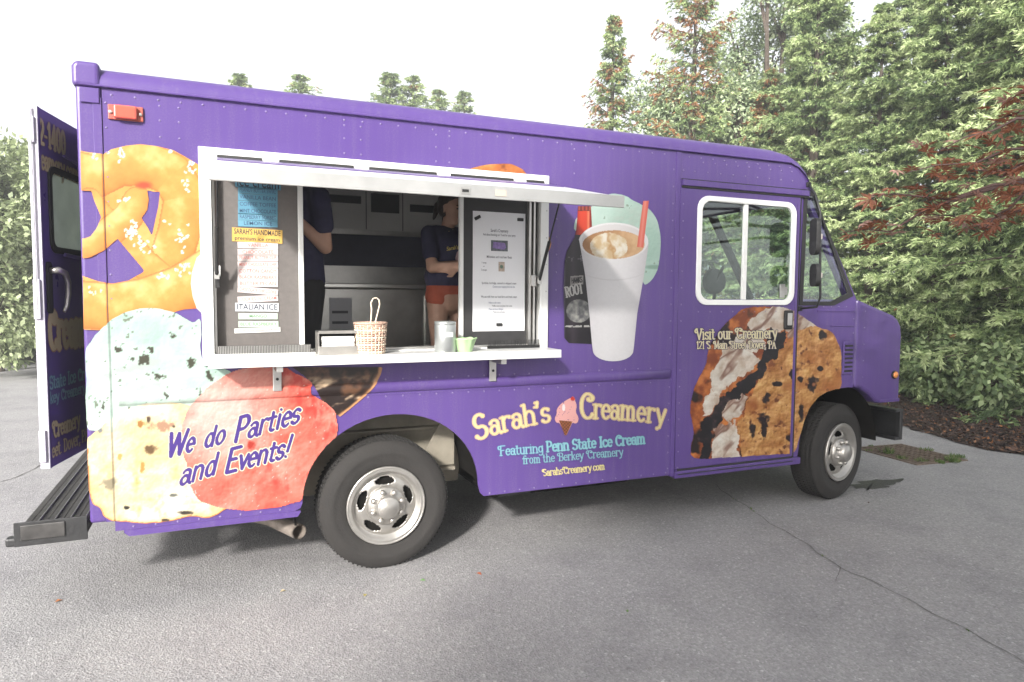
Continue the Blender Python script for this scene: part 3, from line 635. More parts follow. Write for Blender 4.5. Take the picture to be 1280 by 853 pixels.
# leafy mass at the far left
PALL = lin(np.array([(136, 148, 106), (160, 172, 128), (184, 194, 152), (112, 124, 88)]))
for i, (px, py, ds, w, lb) in enumerate(((-8, 150, 17.5, 2.1, 'broad pale green tree behind the open rear door'), (62, 182, 20, 1.9, 'green tree half hidden behind the open rear door'), (-95, 150, 18.5, 2.2, 'broad green tree at the end of the left hedge'))):
    x, y = AT(px, ds); zt = ZT(px, py, ds); r_ = np.random.default_rng(50+i); q = []
    for k in range(24): a = r_.random()*6.28; zz = 1.2+(zt-2.0)*(k/23.); ww = w*(1-.55*(zz/zt)**2); q.append((math.cos(a)*ww*r_.random()**.5, math.sin(a)*ww*r_.random()**.5, zz, r_.uniform(.6, .95)))
    plant('broadleaf_tree', leafy(60+i, 1.6, q, 34000, .13, PALL), lb, 'tree', x, y, mt=M_leaf, group='trees of the left hedge')
r_ = np.random.default_rng(77); BUSH = []
for k in range(2):
    q = [(r_.normal(0, .5), r_.normal(0, .35), r_.uniform(.25, .75), r_.uniform(.35, .55)) for i in range(8)]; BUSH.append(leafy(80+k, .3, q, 6500, .10, PALL, shell=.4))
for i, (px, py, lb) in enumerate(((-70, 452, 'low leafy bush at the edge of the drive, farthest from the truck'), (-25, 450, 'low leafy bush edging the drive under the pale tree'), (15, 447, 'low leafy bush edging the drive beside the rear door'), (52, 442, 'low leafy bush tucked behind the rear door edge'))):
    x, y = G(px, py); plant('bush', BUSH[i % 2], lb, 'bush', x, y+.8, rot=i*1.7, sc=1.25, mt=M_leaf, group='bushes along the left verge')
# leafy bushes in front of the spruces
PALB = lin(np.array([(112, 132, 90), (140, 160, 110), (170, 186, 138), (98, 116, 80)])); BB = []
for k in range(3):
    q = [(r_.normal(0, .42), r_.normal(0, .42), r_.uniform(.15, .75), r_.uniform(.25, .42)) for i in range(10)]; BB.append(leafy(90+k, .2, q, 5200, .095, PALB, shell=.3, flop=.9))
for i, (px, py, sc, lb) in enumerate(((1118, 486, .95, 'low leafy bush on the bed just beyond the truck bumper'), (1150, 494, .8, 'small leafy bush on the bed, second from the bumper'), (1180, 492, 1.0, 'leafy bush in the middle of the bed'), (1212, 500, 1.1, 'leafy bush with a drooping skirt on the bed'), (1246, 511, 1.15, 'largest leafy bush spilling onto the mulch'), (1278, 516, 1.2, 'leafy bush under the red maple branches'), (1310, 524, 1.1, 'leafy bush at the very end of the bed'), (1165, 478, 1.3, 'taller bush between the spruce skirts'), (1228, 482, 1.5, 'tall loose bush leaning on the spruces'))):
    x, y = G(px, py); plant('bush', BB[i % 3], lb, 'bush', x+.25, y+.1, rot=i*2.1, sc=sc, mt=M_leaf, group='bushes on the mulch bed')
# red maple reaching in from the right
mp = thing('red_maple', 'red leaved maple with finely cut leaves reaching over the drive', 'tree', (6.9, -1.55, 0))
M_red = mat('maple_leaf', (.27, .105, .055), .45, var=.5, vscale=3., trans=.35); M_red2 = mat('maple_leaf_pale', (.46, .27, .22), .35, var=.4, vscale=3., trans=.3)
MB().tube([(6.9, -1.55, 0), (6.85, -1.5, .9), (6.7, -1.45, 1.7), (6.75, -1.4, 2.6)], [.09, .075, .06, .03], 10).obj('trunk', M_bark, mp)
def maple_leaf(seed):
    r = random.Random(seed); mb = MB()
    for k in range(7):
        a = math.radians(-105+k*35+r.uniform(-5, 5)); l = (.55, .8, .95, 1.05, .95, .8, .55)[k]; w = .115; c, s = math.cos(a), math.sin(a); dr = -.16*l*r.uniform(.6, 1.5)
        mb.add([(0, 0, 0), (c*l*.5-s*w, s*l*.5+c*w, dr*.35+.03), (c*l, s*l, dr), (c*l*.5+s*w, s*l*.5-c*w, dr*.35+.03)], [(0, 3, 2, 1)])
    return mb.me('leaf')
ML = [maple_leaf(i) for i in range(4)]
for i, me in enumerate(ML): me.materials.append(M_red if i < 3 else M_red2)
# twigs given where they end in the picture and how far away they hang
tw = [((1290, 228, 4.3), (1180, 250, 4.25), (1062, 246, 4.2)), ((1290, 262, 4.5), (1220, 282, 4.4), (1150, 268, 4.3)), ((1290, 150, 4.1), (1230, 165, 4.1), (1165, 190, 4.1)), ((1290, 185, 4.6), (1210, 205, 4.5), (1120, 218, 4.4)),
      ((1300, 96, 4.3), (1280, 112, 4.3), (1246, 130, 4.3)), ((1300, 132, 4.5), (1262, 142, 4.5), (1215, 168, 4.4)), ((1290, 205, 4.0), (1245, 222, 4.0), (1200, 215, 4.0)), ((1200, 246, 4.2), (1110, 290, 4.3), (1045, 292, 4.35)), ((1290, 240, 3.9), (1255, 262, 3.9), (1228, 285, 3.9))]
def W3(px, py, ds): x, y = AT(px, ds); return (x, y, ZT(px, py, ds))
r_ = random.Random(5); nleaf = 0
for a, b, c in tw:
    A, B, C_ = Vector(W3(*a)), Vector(W3(*b)), Vector(W3(*c)); root = Vector((6.75, -1.42, 2.3+r_.uniform(-.4, .5)))
    pts = [root, root*.5+A*.5+Vector((0, 0, .12)), A, A*.5+B*.5+Vector((0, 0, .03)), B, B*.5+C_*.5+Vector((0, 0, .02)), C_]
    br = MB().tube([tuple(p-Vector((6.9, -1.55, 0))) for p in pts], [.018, .014, .009, .007, .005, .004, .002], 6).me('branch')
    bo = bpy.data.objects.new('branch', br); br.materials.append(mat('maple_twig', (.09, .05, .045), .7)); COL.objects.link(bo); bo.parent = mp
    m_ = int(14+ (A-C_).length*18)
    for k in range(m_):
        t = (k+.5)/m_; p = (A*(1-t)+B*t) if t < .5 else None
        p = A*(1-2*t)+B*2*t if t < .5 else B*(2-2*t)+C_*(2*t-1)
        p = p+Vector((r_.gauss(0, .05), r_.gauss(0, .07), r_.gauss(0, .032)))-Vector((6.9, -1.55, 0))
        o = bpy.data.objects.new('leaf', ML[r_.choice((0, 0, 1, 1, 2, 2, 3))]); COL.objects.link(o); o.parent = bo; o.location = p
        o.rotation_euler = (r_.gauss(0, .35), r_.gauss(0, .35), r_.uniform(2.2, 4.4)); s = r_.uniform(.055, .095); o.scale = (s, s, s); nleaf += 1
# a broad tree behind the photographer, whose shade lies over the front half of the truck
q = []; r_ = np.random.default_rng(12)
for i in range(34): a = r_.random()*6.28; w = 1.9*math.sqrt(r_.random()); q.append((math.cos(a)*w, math.sin(a)*w*.8, r_.uniform(3.2, 7.2), r_.uniform(.6, 1.0)))
SH = leafy(99, 3.0, q, 34000, .22, PALL, shell=.2)
for i, (x, y, sc, wd_, lb) in enumerate(((-3.1, -10.2, 1., 1., 'broad tree behind the photographer shading the front of the truck'), (1.6, -11., 1.35, 1.1, 'tall tree behind the photographer shading the drain and bed'))):
    plant('shade_tree', SH, lb, 'tree', x, y, rot=i*2., sc=sc, wide=wd_, mt=M_leaf, group='trees behind the photographer')

# hazy volume added in place of lens glare over the upper trees
hz = bpy.data.materials.new('glare_haze'); hz.use_nodes = True; MATS['glare_haze'] = hz; t_ = hz.node_tree; t_.nodes.remove(t_.nodes['Principled BSDF'])
pv = t_.nodes.new('ShaderNodeVolumePrincipled'); pv.inputs['Color'].default_value = (.97, .98, 1, 1); pv.inputs['Density'].default_value = .0055; pv.inputs['Anisotropy'].default_value = .2
t_.links.new(pv.outputs[0], t_.nodes['Material Output'].inputs['Volume'])
MB().box(-152, 152, -152, 152, -1., 12.9).obj('glare_haze', hz, kind='stuff', label='thin bright added haze over the drive and trees')

# ================================================================ the truck
WD = 2.25
M_pur = mat('purple_paint', (.082, .046, .190), .33, var=.06, vscale=1.3, bump=.045, bscale=1.7, coat=.22, spec=.4)
def grime(m):                                            # thin dusty run marks on the paint
    t = m.node_tree; N = t.nodes; L = t.links; b = N['Principled BSDF']; src = b.inputs['Base Color'].links[0].from_socket
    co = N.new('ShaderNodeTexCoord'); mp_ = N.new('ShaderNodeMapping'); mp_.inputs['Scale'].default_value = (26, 26, 1.6); L.new(co.outputs['Object'], mp_.inputs[0])
    n = N.new('ShaderNodeTexNoise'); n.inputs['Scale'].default_value = 1.; n.inputs['Detail'].default_value = 6; L.new(mp_.outputs[0], n.inputs['Vector'])
    n2 = N.new('ShaderNodeTexNoise'); n2.inputs['Scale'].default_value = 130; n2.inputs['Detail'].default_value = 3; L.new(co.outputs['Object'], n2.inputs['Vector'])
    mu = N.new('ShaderNodeMath'); mu.operation = 'MULTIPLY'; L.new(n.outputs[0], mu.inputs[0]); L.new(n2.outputs[0], mu.inputs[1])
    mr = N.new('ShaderNodeMapRange'); mr.inputs['From Min'].default_value = .24; mr.inputs['From Max'].default_value = .42; mr.inputs['To Max'].default_value = .10; L.new(mu.outputs[0], mr.inputs['Value'])
    mx = N.new('ShaderNodeMix'); mx.data_type = 'RGBA'; L.new(mr.outputs[0], mx.inputs[0]); L.new(src, mx.inputs[6]); mx.inputs[7].default_value = (.30, .27, .26, 1); L.new(mx.outputs[2], b.inputs['Base Color'])
grime(M_pur)
M_alu = mat('white_aluminium', (.72, .72, .70), .38, metal=.15, var=.07, vscale=5)
M_steel = mat('brushed_steel', (.52, .51, .49), .34, metal=.85, var=.14, vscale=9)
M_blk = mat('black_rubber', (.018, .018, .018), .6, var=.2, vscale=20)
M_blkm = mat('black_metal', (.022, .022, .023), .45, var=.3, vscale=12, bump=.15, bscale=60)
M_dark = mat('dark_underbody', (.010, .009, .008), .95, spec=.1)
M_dust = mat('dusty_primer', (.24, .215, .17), .85, var=.25, vscale=7)
M_chrome = mat('worn_alloy', (.44, .42, .39), .36, metal=.8, var=.12, vscale=14)
M_white = mat('white_enamel', (.78, .78, .76), .35, var=.05, vscale=6)
GLASS = glass_mat('clear_glass')
truck = thing('food_truck', 'purple ice cream step van with food pictures and open serving hatch', 'truck', (2.6, 1.1, 0))
def TP(name, mb, m, **k): return mb.obj(name, m, truck, **k)

# ---- side skins
win = (.50, 2.41, 1.255, 2.312)
def rect(x0, x1, z0, z1): return [(x0, z0), (x1, z0), (x1, z1), (x0, z1)]
obj('side_panel', plate_me([rect(.06, 3.41, SW1, 2.59), rect(*win)], 0, .03), M_pur, truck)
archR = arc(1.47, .455, .515, .462, 180, 0, 28)
obj('lower_panel', plate_me([[(.06, .418), (.915, .418), (.945, .43)]+archR+[(1.998, .40), (2.02, .378), (3.41, .372), (3.41, SW0), (.06, SW0)]], 0, .02), M_pur, truck)
xs = np.array([.06, .09, .1, 1., 2., 3., 3.368, 3.376, 3.41]); zs = np.linspace(SW0-.0005, SW1+.0005, 15); X, Z = np.meshgrid(xs, zs, indexing='ij')
obj('swage_bead', sheet_mesh('swage', X, Z, np.ones((8, 14), bool), np.zeros(X.shape+(3,)), .0006), M_pur, truck, smooth=True)
MB().xz([(.06, SW0-.012), (3.41, SW0-.012), (3.41, SW0-.009), (.06, SW0-.009)], -.003, .002).obj('panel_lap', M_pur, truck)
MB().xz([(.098, .405), (.12, .385), (.93, .385), (.945, .41), (.945, .4175), (.098, .4175)], -.004, .016).obj('skirt_strip', M_pur, truck)
# corner post, seam strip
TP('corner_post', MB().box(-.048, .058, -.003, .10, .468, 2.592), M_pur, bevel=.016, seg=3)
TP('post_strip', MB().box(.022, .058, -.0062, -.0032, .47, 2.53), M_pur, bevel=.002)
TP('seam_strip', MB().box(3.394, 3.428, -.0065, .004, .365, 2.585), M_pur, bevel=.003)
TP('side_panel', MB().box(-.04, 3.41, WD-.03, WD, .40, 2.59), M_pur, label='plain far side skin')
# ---- cab side with sliding door
A_top, A_bot = (4.622, 2.395), (5.122, 1.600)
qw = [S(1006.5, 241), S(1000, 380), S(1041, 380), S(1064, 368.5), S(1015.5, 241)]
archF = [(4.578, .46), (4.584, .52), (4.592, .56), (4.62, .66), (4.675, .766), (4.76, .845), (4.85, .882), (4.943, .899), (5.07, .904), (5.124, .901)]
cab_out = [(3.41, .362), (4.56, .355)]+archF+[(5.124, 1.592), A_bot, A_top, (4.60, 2.455), (4.555, 2.515), (4.48, 2.560), (4.40, 2.590), (3.41, 2.592)]
dwin = rrect(3.60, 4.435, 1.575, 2.268, .075)
for nm, yy in (('cab_side', .002), ('cab_side', WD-.022)):
    obj(nm, plate_me([cab_out, qw, rrect(3.56, 4.47, 1.535, 2.31, .08)], yy, .02), M_pur, truck)
obj('sliding_door', plate_me([rect(DOORX[0], DOORX[1], .412, 2.345), dwin], -.008, .0095), M_pur, truck, label='purple sliding cab door with white framed window')
obj('door_window_frame', plate_me([rrect(3.572, 4.463, 1.547, 2.296, .09), rrect(3.609, 4.426, 1.584, 2.259, .066)], -.020, .022), M_white, truck, bevel=.003)
TP('window_mullion', MB().box(3.978, 4.012, -.016, .006, 1.586, 2.257), M_white, bevel=.003)
TP('window_pane', MB().box(3.609, 3.980, .004, .007, 1.584, 2.259), GLASS); TP('window_pane', MB().box(4.010, 4.426, -.004, -.001, 1.584, 2.259), GLASS)
TP('window_latch', MB().box(4.325, 4.37, -.022, -.006, 1.60, 1.70).box(4.37, 4.40, -.016, -.006, 1.62, 1.68), M_steel, bevel=.003)
for z0, z1, y0, m in ((2.352, 2.392, -.022, M_pur), (2.337, 2.3515, -.014, M_blk), (2.393, 2.400, -.012, M_blk)):
    TP('door_track', MB().box(3.44, 4.585, y0, .002, z0, z1), m, bevel=.003)
TP('door_gap_seal', MB().box(DOORX[1]+.001, DOORX[1]+.010, -.011, .003, .40, 2.335), M_blk)
TP('door_edge_trim', MB().box(4.478, 4.502, -.0125, -.0085, .42, 2.33), M_pur, bevel=.002)
TP('sill_step', MB().box(3.43, 4.585, -.016, .25, .345, .396), M_pur, bevel=.006)
TP('sill_rail', MB().box(3.45, 4.50, -.022, -.0165, .372, .378), M_blkm); TP('sill_rail', MB().box(3.45, 4.50, -.012, -.009, .398, .410), M_blkm)
x0, z0 = S(976, 412); x1, z1 = S(990, 388)
dh = TP('door_handle', MB().box(x0+.01, x1-.012, -.030, -.0085, z0, z1), M_blk, bevel=.012, seg=3)
MB().box(x0+.03, x1-.03, -.038, -.0305, z0+.03, z1-.02).obj('lever', M_steel, dh, bevel=.004)
# quarter window
qs = [(x*1., z) for x, z in qw]; cx = sum(p[0] for p in qs)/5; cz = sum(p[1] for p in qs)/5
qo = [(cx+(x-cx)*1.06, cz+(z-cz)*1.035) for x, z in qs]; qi = [(cx+(x-cx)*.88, cz+(z-cz)*.95) for x, z in qs]
obj('quarter_window_seal', plate_me([qo, qi], -.006, .012), M_blk, truck); obj('quarter_window', plate_me([qi], .002, .004), GLASS, truck)
# roof with rolled edges, dropping over the windscreen
st = []
for x, dz in ((-.05, .03), (-.046, .012), (-.03, .0), (.02, 0), (1., 0), (2., 0), (3., 0), (4.0, 0), (4.25, .004), (4.40, .030), (4.48, .065), (4.54, .125), (4.585, .195), (4.625, .275)):
    top = 2.692-dz; base = float(np.interp(x, [4.38, 4.48, 4.54, 4.585, 4.625], [2.585, 2.552, 2.508, 2.455, 2.385])); h = top-base; row = []
    for a in np.linspace(0, 90, 7): row.append((x, -.014+.10*(1-math.cos(math.radians(a))), base+h*math.sin(math.radians(a))*.9))
    row.append((x, .35, base+h*.98)); row.append((x, WD/2, top)); row.append((x, WD-.35, base+h*.98))
    for a in np.linspace(90, 0, 7): row.append((x, WD+.014-.10*(1-math.cos(math.radians(a))), base+h*math.sin(math.radians(a))*.9))
    st.append(row)
nr = len(st[0]); V = [p for r_ in st for p in r_]; F = [(i*nr+k, (i+1)*nr+k, (i+1)*nr+k+1, i*nr+k+1) for i in range(len(st)-1) for k in range(nr-1)]
F.append(tuple(range(nr))); F.append(tuple((len(st)-1)*nr+k for k in range(nr-1, -1, -1)))
TP('roof', MB().add(V, F), M_pur, smooth=True)
TP('drip_rail', MB().box(-.03, 4.40, -.019, .002, 2.578, 2.590), M_pur, bevel=.004)
TP('roof_corner_cap', MB().xz([(-.060, 2.572), (-.060, 2.665), (-.045, 2.69), (.055, 2.69), (.058, 2.572)], -.021, .09), M_pur, bevel=.02, seg=4)
TP('marker_bracket', MB().box(-.03, .05, -.0135, -.0086, 2.50, 2.57), M_pur, bevel=.003)
# front: windscreen, post, hood, nose
def slab(y0, y1, t0, t1, th, off=0.):
    dx, dz = A_bot[0]-A_top[0], A_bot[1]-A_top[1]; L = math.hypot(dx, dz); n = (-dz/L, dx/L)
    p = lambda t, o: (A_top[0]+dx*t-n[0]*o*-1, A_top[1]+dz*t+n[1]*o)
    a = [p(t0, off), p(t1, off), p(t1, off-th), p(t0, off-th)]
    return MB().xz([(x, z) for x, z in a], y0, y1)
for y0, y1 in ((.075, 1.095), (1.155, WD-.075)): TP('windscreen', slab(y0, y1, .06, .97, .005, -.01), GLASS)
TP('windscreen_post', slab(1.095, 1.155, -.02, 1.0, .05), M_blk, bevel=.006)
for y0, y1 in ((.0245, .075), (WD-.075, WD-.0245)): TP('windscreen_pillar', slab(y0, y1, -.02, 1.0, .05), M_pur, bevel=.006)
TP('windscreen_seal', slab(.003, .024, .0, 1.0, .02, .006), M_blkm)
TP('windscreen_header', slab(.03, WD-.03, -.10, .06, .06), M_pur, bevel=.01)
nose = [(5.128, 1.598), (5.55, 1.468), (5.605, 1.435), (5.642, 1.38), (5.655, 1.30), (5.655, .80), (5.640, .757), (5.40, .757), (5.375, .778), (5.31, .835), (5.204, .888), (5.128, .902)]
TP('nose', MB().xz(nose, -.006, WD+.006), M_pur, bevel=.028, seg=3, ang=25)
TP('nose_lip', MB().box(5.42, 5.645, -.012, -.0065, .765, .79), M_pur, bevel=.002)
TP('cowl_panel', MB().box(4.72, 5.115, -.005, .0015, 1.497, 1.512).box(4.86, 5.11, -.005, .0015, 1.385, 1.392), M_pur, bevel=.002)
x0, z0 = S(1052, 468.5); x1, z1 = S(1067.5, 427)
lv = TP('louvre', MB().box(x0, x1, -.008, .0015, z0, z1), M_pur, bevel=.006)
for i in range(7):
    zz = z0+.03+(z1-z0-.06)*i/6; MB().box(x0+.018, x1-.018, -.0095, -.0082, zz-.010, zz+.004).obj('slot', M_blk, lv)
    MB().box(x0+.018, x1-.018, -.016, -.0097, zz+.005, zz+.011).obj('slat', M_pur, lv, bevel=.002)
mx_, mz_ = S(1117, 468.5)
ml = TP('marker_lamp', MB().lathe([(.034, -.006), (.034, -.014), (.028, -.018)], (mx_, 0, mz_), 'y', 20), M_blk)
MB().lathe([(.026, -.0182), (.026, -.024), (.012, -.031), (.001, -.033)], (mx_, 0, mz_), 'y', 20).obj('lens', mat('amber_lens', (.75, .28, .07), .2, coat=.5), ml, smooth=True)
TP('front_bumper', MB().box(5.655, 5.690, -.02, WD+.02, .445, .70).box(5.60, 5.6545, -.02, WD+.02, .675, .70).box(5.60, 5.6545, -.02, WD+.02, .445, .47), M_blkm, bevel=.008)
for y0 in (.45, 1.7): TP('bumper_bracket', MB().box(5.2, 5.656, y0, y0+.08, .52, .64), M_dark)
# mirror on its tube
t0 = P3(1011, 231, -.005); t1 = P3(1019, 243, -.13); t2 = P3(1025.3, 266, -.17); t3 = P3(1025.3, 372, -.17); t4 = P3(1021, 384, -.14); t5 = P3(1000, 386, -.005)
mr = TP('mirror_bracket', MB().tube([t0, t1, t2, t2*.5+t3*.5, t3, t4, t5], .0085, 10), M_blkm, smooth=True)
for (a, b, cpx, nm) in ((273, 319, 1017, 'mirror'), (330, 358.5, 1017, 'mirror')):
    cpt = P3(cpx+2, (a+b)/2, -.17); h = abs(P3(cpx, a, -.17)[2]-P3(cpx, b, -.17)[2])/2; w = .072
    me = plate_me([rrect(-w, w, -h, h, min(.05, h*.8))], -.016, .032); me.transform(Matrix.Translation(cpt) @ Matrix.Rotation(math.radians(62), 4, 'Z'))
    mo = obj(nm, me, M_blk, mr, bevel=.012, seg=3)
    me = plate_me([rrect(-w+.012, w-.012, -h+.012, h-.012, min(.04, h*.7))], -.0205, .003); me.transform(Matrix.Translation(cpt) @ Matrix.Rotation(math.radians(62), 4, 'Z'))
    obj('mirror_glass', me, mat('mirror_glass', (.75, .8, .8), .05, metal=1.), mo)
    p = P3(1023, (a+b)/2, -.172); MB().box(p[0]-.012, p[0]+.022, p[1]-.018, p[1]+.018, p[2]-.018, p[2]+.018).obj('clamp', mat('clamp', (.5, .45, .4), .5), mo, bevel=.003)
for q in (t0, t5): MB().box(q[0]-.02, q[0]+.02, -.012, .003, q[2]-.018, q[2]+.018).obj('mount', M_blk, mr, bevel=.004)
# red lamp by the roof
x0, z0 = S(135.5, 151.5); x1, z1 = S(179, 134)
M_lens = mat('red_lens', (.62, .09, .06), .22, coat=.6)
rl = TP('clearance_lamp', MB().box(x0, x1, -.012, .001, z0+.008, z1-.004), mat('lamp_base', (.35, .08, .06), .4), bevel=.004)
MB().box(x0+.026, x1-.026, -.038, -.0122, z0+.012, z1-.008).obj('lens', M_lens, rl, bevel=.008, seg=3)
for xx in (x0+.012, x1-.012): MB().lathe([(.008, -.012), (.008, -.017), (.003, -.019)], (xx, 0, (z0+z1)/2), 'y', 10).obj('screw', M_chrome, rl)

# ---- rivets, too small to pick out singly
rv = MB(); r_ = random.Random(1)
def rivet(x, z, y=0., r=.0062):
    n = 6; c = [(x+r*math.cos(i*math.pi/3), y, z+r*math.sin(i*math.pi/3)) for i in range(n)]; d = [(x+.55*r*math.cos(i*math.pi/3), y-.6*r, z+.55*r*math.sin(i*math.pi/3)) for i in range(n)]
    rv.add(c+d, [(i, (i+1) % n, n+(i+1) % n, n+i) for i in range(n)]+[tuple(range(n, 2*n))])
for i in range(44): rivet(.10+i*.1, 2.548)
for i in range(32): rivet(.12+i*.1, SW1+.012); rivet(.12+i*.1, SW0-.022)
for xx in (.305, .39, 1.20, 1.29, 1.72, 1.80, 2.62): 
    for zz in (2.37, 2.45, 2.52): rivet(xx, zz)
for xx in (3.375, 3.455):
    for i in range(19): rivet(xx, .42+i*.113, -.008 if xx > 3.43 and .405 < .42+i*.113 < 2.34 else 0.)
for i in range(18): rivet(.075, .52+i*.117)
for i in range(14): rivet(2.06+i*.1, .392)
for i in range(8): rivet(.14+i*.1, .432)
for i in range(10): rivet(2.50, 1.2+i*.11)
for i in range(9): rivet(3.55+i*.11, 2.455); rivet(3.62+i*.1, 2.52); rivet(3.6+i*.1, 1.5, -.008)
for i in range(5): rivet(5.105, 1.0+i*.11); rivet(5.22, .98+i*.13, -.006); rivet(4.7+i*.08, 1.535)
for i in range(6): rivet(4.53, 1.45-i*.14)
TP('rivets', rv, mat('purple_rivet', (.16, .12, .26), .3, coat=.4), smooth=True, kind='stuff')
for i in range(19): rivet
rv2 = MB(); rv = rv2
for i in range(11): rivet(.50+i*.19, 2.324, -.022, .005)
for i in range(7): rivet(2.421, 1.30+i*.165, -.022, .005); rivet(.488, 1.30+i*.165, -.022, .005)
TP('frame_screws', rv2, M_steel, kind='stuff')

# ---- wheels, wells, underside
def rim_mesh(c, R):
    nr_, na = 30, 120; prof = lambda r: (.012+.02*max(0, (r-.82))/.18*-1 if r > .82 else .012+.055*math.sin(math.pi*min(1, (r-.30)/.52))**1.2*1.) 
    V = []; keep = {}
    for i in range(nr_+1):
        r = .28+.72*i/nr_; dep = -.012 if r > .90 else (.020 if r > .84 else .034-.022*math.cos((r-.56)/.28*math.pi/2) if .30 < r else .0)
        for k in range(na):
            a = 2*math.pi*k/na; V.append((c[0]+R*r*math.cos(a), c[1]+dep, c[2]+R*r*math.sin(a)))
    F = []
    for i in range(nr_):
        rm = .28+.72*(i+.5)/nr_
        for k in range(na):
            a = 360*(k+.5)/na; hole = False
            for h in range(5):
                d = (a-(20+72*h)+180) % 360-180; u = d/23.; v = (rm-.655)/.105
                if u*u+v*v < 1: hole = True
            if not hole: F.append((i*na+k, (i+1)*na+k, (i+1)*na+(k+1) % na, i*na+(k+1) % na))
    return MB().add(V, F)
def wheel(cx, cy, steer=0.):
    c = (0, 0, 0); R = .385; RR = .222
    drum = MB().lathe([(.19, .13), (.19, .055), (.05, .05)], c, 'y', 28).me('wheel'); w = bpy.data.objects.new('wheel', drum); drum.materials.append(M_dark)
    COL.objects.link(w); w.parent = truck; w.location = Vector((cx, cy, R-.006))-truck.location; w.rotation_euler.z = steer
    def sub(nm, mb, m, **k):
        o = obj(nm, mb.me(nm) if isinstance(mb, MB) else mb, m, **k); o.parent = w; return o
    prof = [(RR-.006, .20), (RR+.005, .215), (.30, .232), (.345, .226), (.368, .212)]
    ys = np.linspace(.204, .026, 26)
    for i, yy in enumerate(ys):
        g = (i % 5) in (2,); rad = .3825-.006*((yy-.115)/.09)**2; prof += [(rad-(.010 if g else 0), yy)]
    prof += [(.368, .016), (.345, .003), (.318, -.004), (.300, -.006), (.296, -.004), (.270, -.003), (.240, .004), (RR+.006, .012), (RR-.004, .024)]
    ty = sub('tyre', MB().lathe(prof, c, 'y', 96, caps=False), mat('tyre_rubber', (.021, .019, .0175), .85, var=.25, vscale=14, bump=.25, bscale=70), smooth=True)
    tr = MB()                                             # sipes across the tread ribs
    for k in range(84):
        a = 2*math.pi*k/84; 
        for y0, y1 in ((.030, .052), (.062, .090), (.100, .128), (.138, .165), (.175, .198)):
            da = .012; rr = .3842; v = []
            for aa, yy in ((a-da, y0), (a+da, y0), (a+da+.03, y1), (a-da+.03, y1)): v += [(rr*math.cos(aa), yy, rr*math.sin(aa))]
            v2 = [(p[0]*.985, p[1], p[2]*.985) for p in v]; tr.add(v+v2, [(0, 1, 2, 3), (0, 4, 5, 1), (1, 5, 6, 2), (2, 6, 7, 3), (3, 7, 4, 0)])
    sub('tread_blocks', tr, mat('tread_rubber', (.018, .017, .016), .85), kind='stuff')
    o = sub('rim', rim_mesh(c, RR), M_chrome, smooth=True); s_ = o.modifiers.new('s', 'SOLIDIFY'); s_.thickness = .007; s_.offset = -1
    sub('rim_lip', MB().lathe([(RR-.010, .05), (RR-.012, .01), (RR-.004, -.012), (RR+.006, -.014), (RR+.010, -.004), (RR+.004, .012)], c, 'y', 64, caps=False), M_chrome, smooth=True)
    sub('hub', MB().lathe([(.115, .012), (.112, -.008), (.095, -.016), (.072, -.020), (.066, -.058), (.058, -.066), (.050, -.064), (.046, -.069), (.001, -.071)], c, 'y', 40, caps=False), M_chrome, smooth=True)
    for k in range(8):
        a = 2*math.pi*(k+.4)/8; p = (.088*math.cos(a), 0, .088*math.sin(a))
        sub('lug_nut', MB().lathe([(.016, -.012), (.016, -.034), (.011, -.041), (.001, -.043)], p, 'y', 10, caps=False), M_chrome, smooth=True)
    return w
wheel(1.428, .035); wheel(5.078, .055, math.radians(13))
wr = wheel(1.428, 1.98); wf = wheel(5.078, 1.97, math.radians(13))
for x0, x1, m in ((.93, 2.01, M_dust), (4.55, 5.42, M_dark)):
    c_ = (x0+x1)/2; a_ = (x1-x0)/2+.012; tp = .955 if x0 < 2 else .925
    pts = arc(c_, .45, a_, tp-.45, 180, 0, 24); ou = arc(c_, .45, a_+.012, tp-.438, 180, 0, 24)
    V = [(x, .021, z) for x, z in pts]+[(x, .50, z) for x, z in pts]; n_ = len(pts)
    TP('wheel_well', MB().add(V, [(i, i+1, n_+i+1, n_+i) for i in range(n_-1)]), M_dark, smooth=True)
    TP('well_back', MB().xz(pts+[(x1, .36), (x0, .36)], .47, .49), m)
# dusty ledges inside the rear well
TP('well_ledge', MB().box(1.60, 1.95, .33, .469, .47, .49).box(1.02, 1.94, .40, .469, .735, .75), M_dust, bevel=.004)
TP('well_gusset', MB().xz([(1.70, .50), (1.95, .50), (1.95, .79), (1.86, .79)], .36, .372), M_dust)
TP('floor_frame', MB().box(.0, 5.1, .50, WD-.5, .58, .72).box(.0, .92, .03, .499, .60, .72).box(2.02, 4.5, .03, .499, .60, .72).box(0., .92, WD-.499, WD-.04, .6, .72).box(2.02, 4.5, WD-.499, WD-.04, .6, .72), M_dark)
for y0 in (.66, 1.52): TP('chassis_rail', MB().box(-.02, 5.6, y0, y0+.08, .42, .579), M_dark)
TP('rear_axle', MB().tube([(1.428, .20, .385), (1.428, 1.9, .385)], .055, 10).lathe([(.01, -.13), (.13, -.08), (.15, 0), (.13, .08), (.01, .13)], (1.428, 1.1, .385), 'y', 14), M_dark)
TP('front_axle', MB().tube([(5.078, .24, .36), (5.078, 1.9, .36)], .045, 8), M_dark)
TP('fuel_tank', MB().box(2.2, 3.3, .35, 1.3, .24, .579), M_dark, bevel=.03); TP('light_block_far', MB().box(1.95, 4.45, 1.45, 2.2, .16, .579), M_dark, bevel=.02); TP('light_block_near', MB().box(3.4, 4.45, .35, 1.3, .26, .579), M_dark, bevel=.02); TP('light_block_rear', MB().box(.05, .85, .7, 2.1, .26, .41), M_dark, bevel=.02)  # fuel tank lowered, other boxes added, to block light under the truck
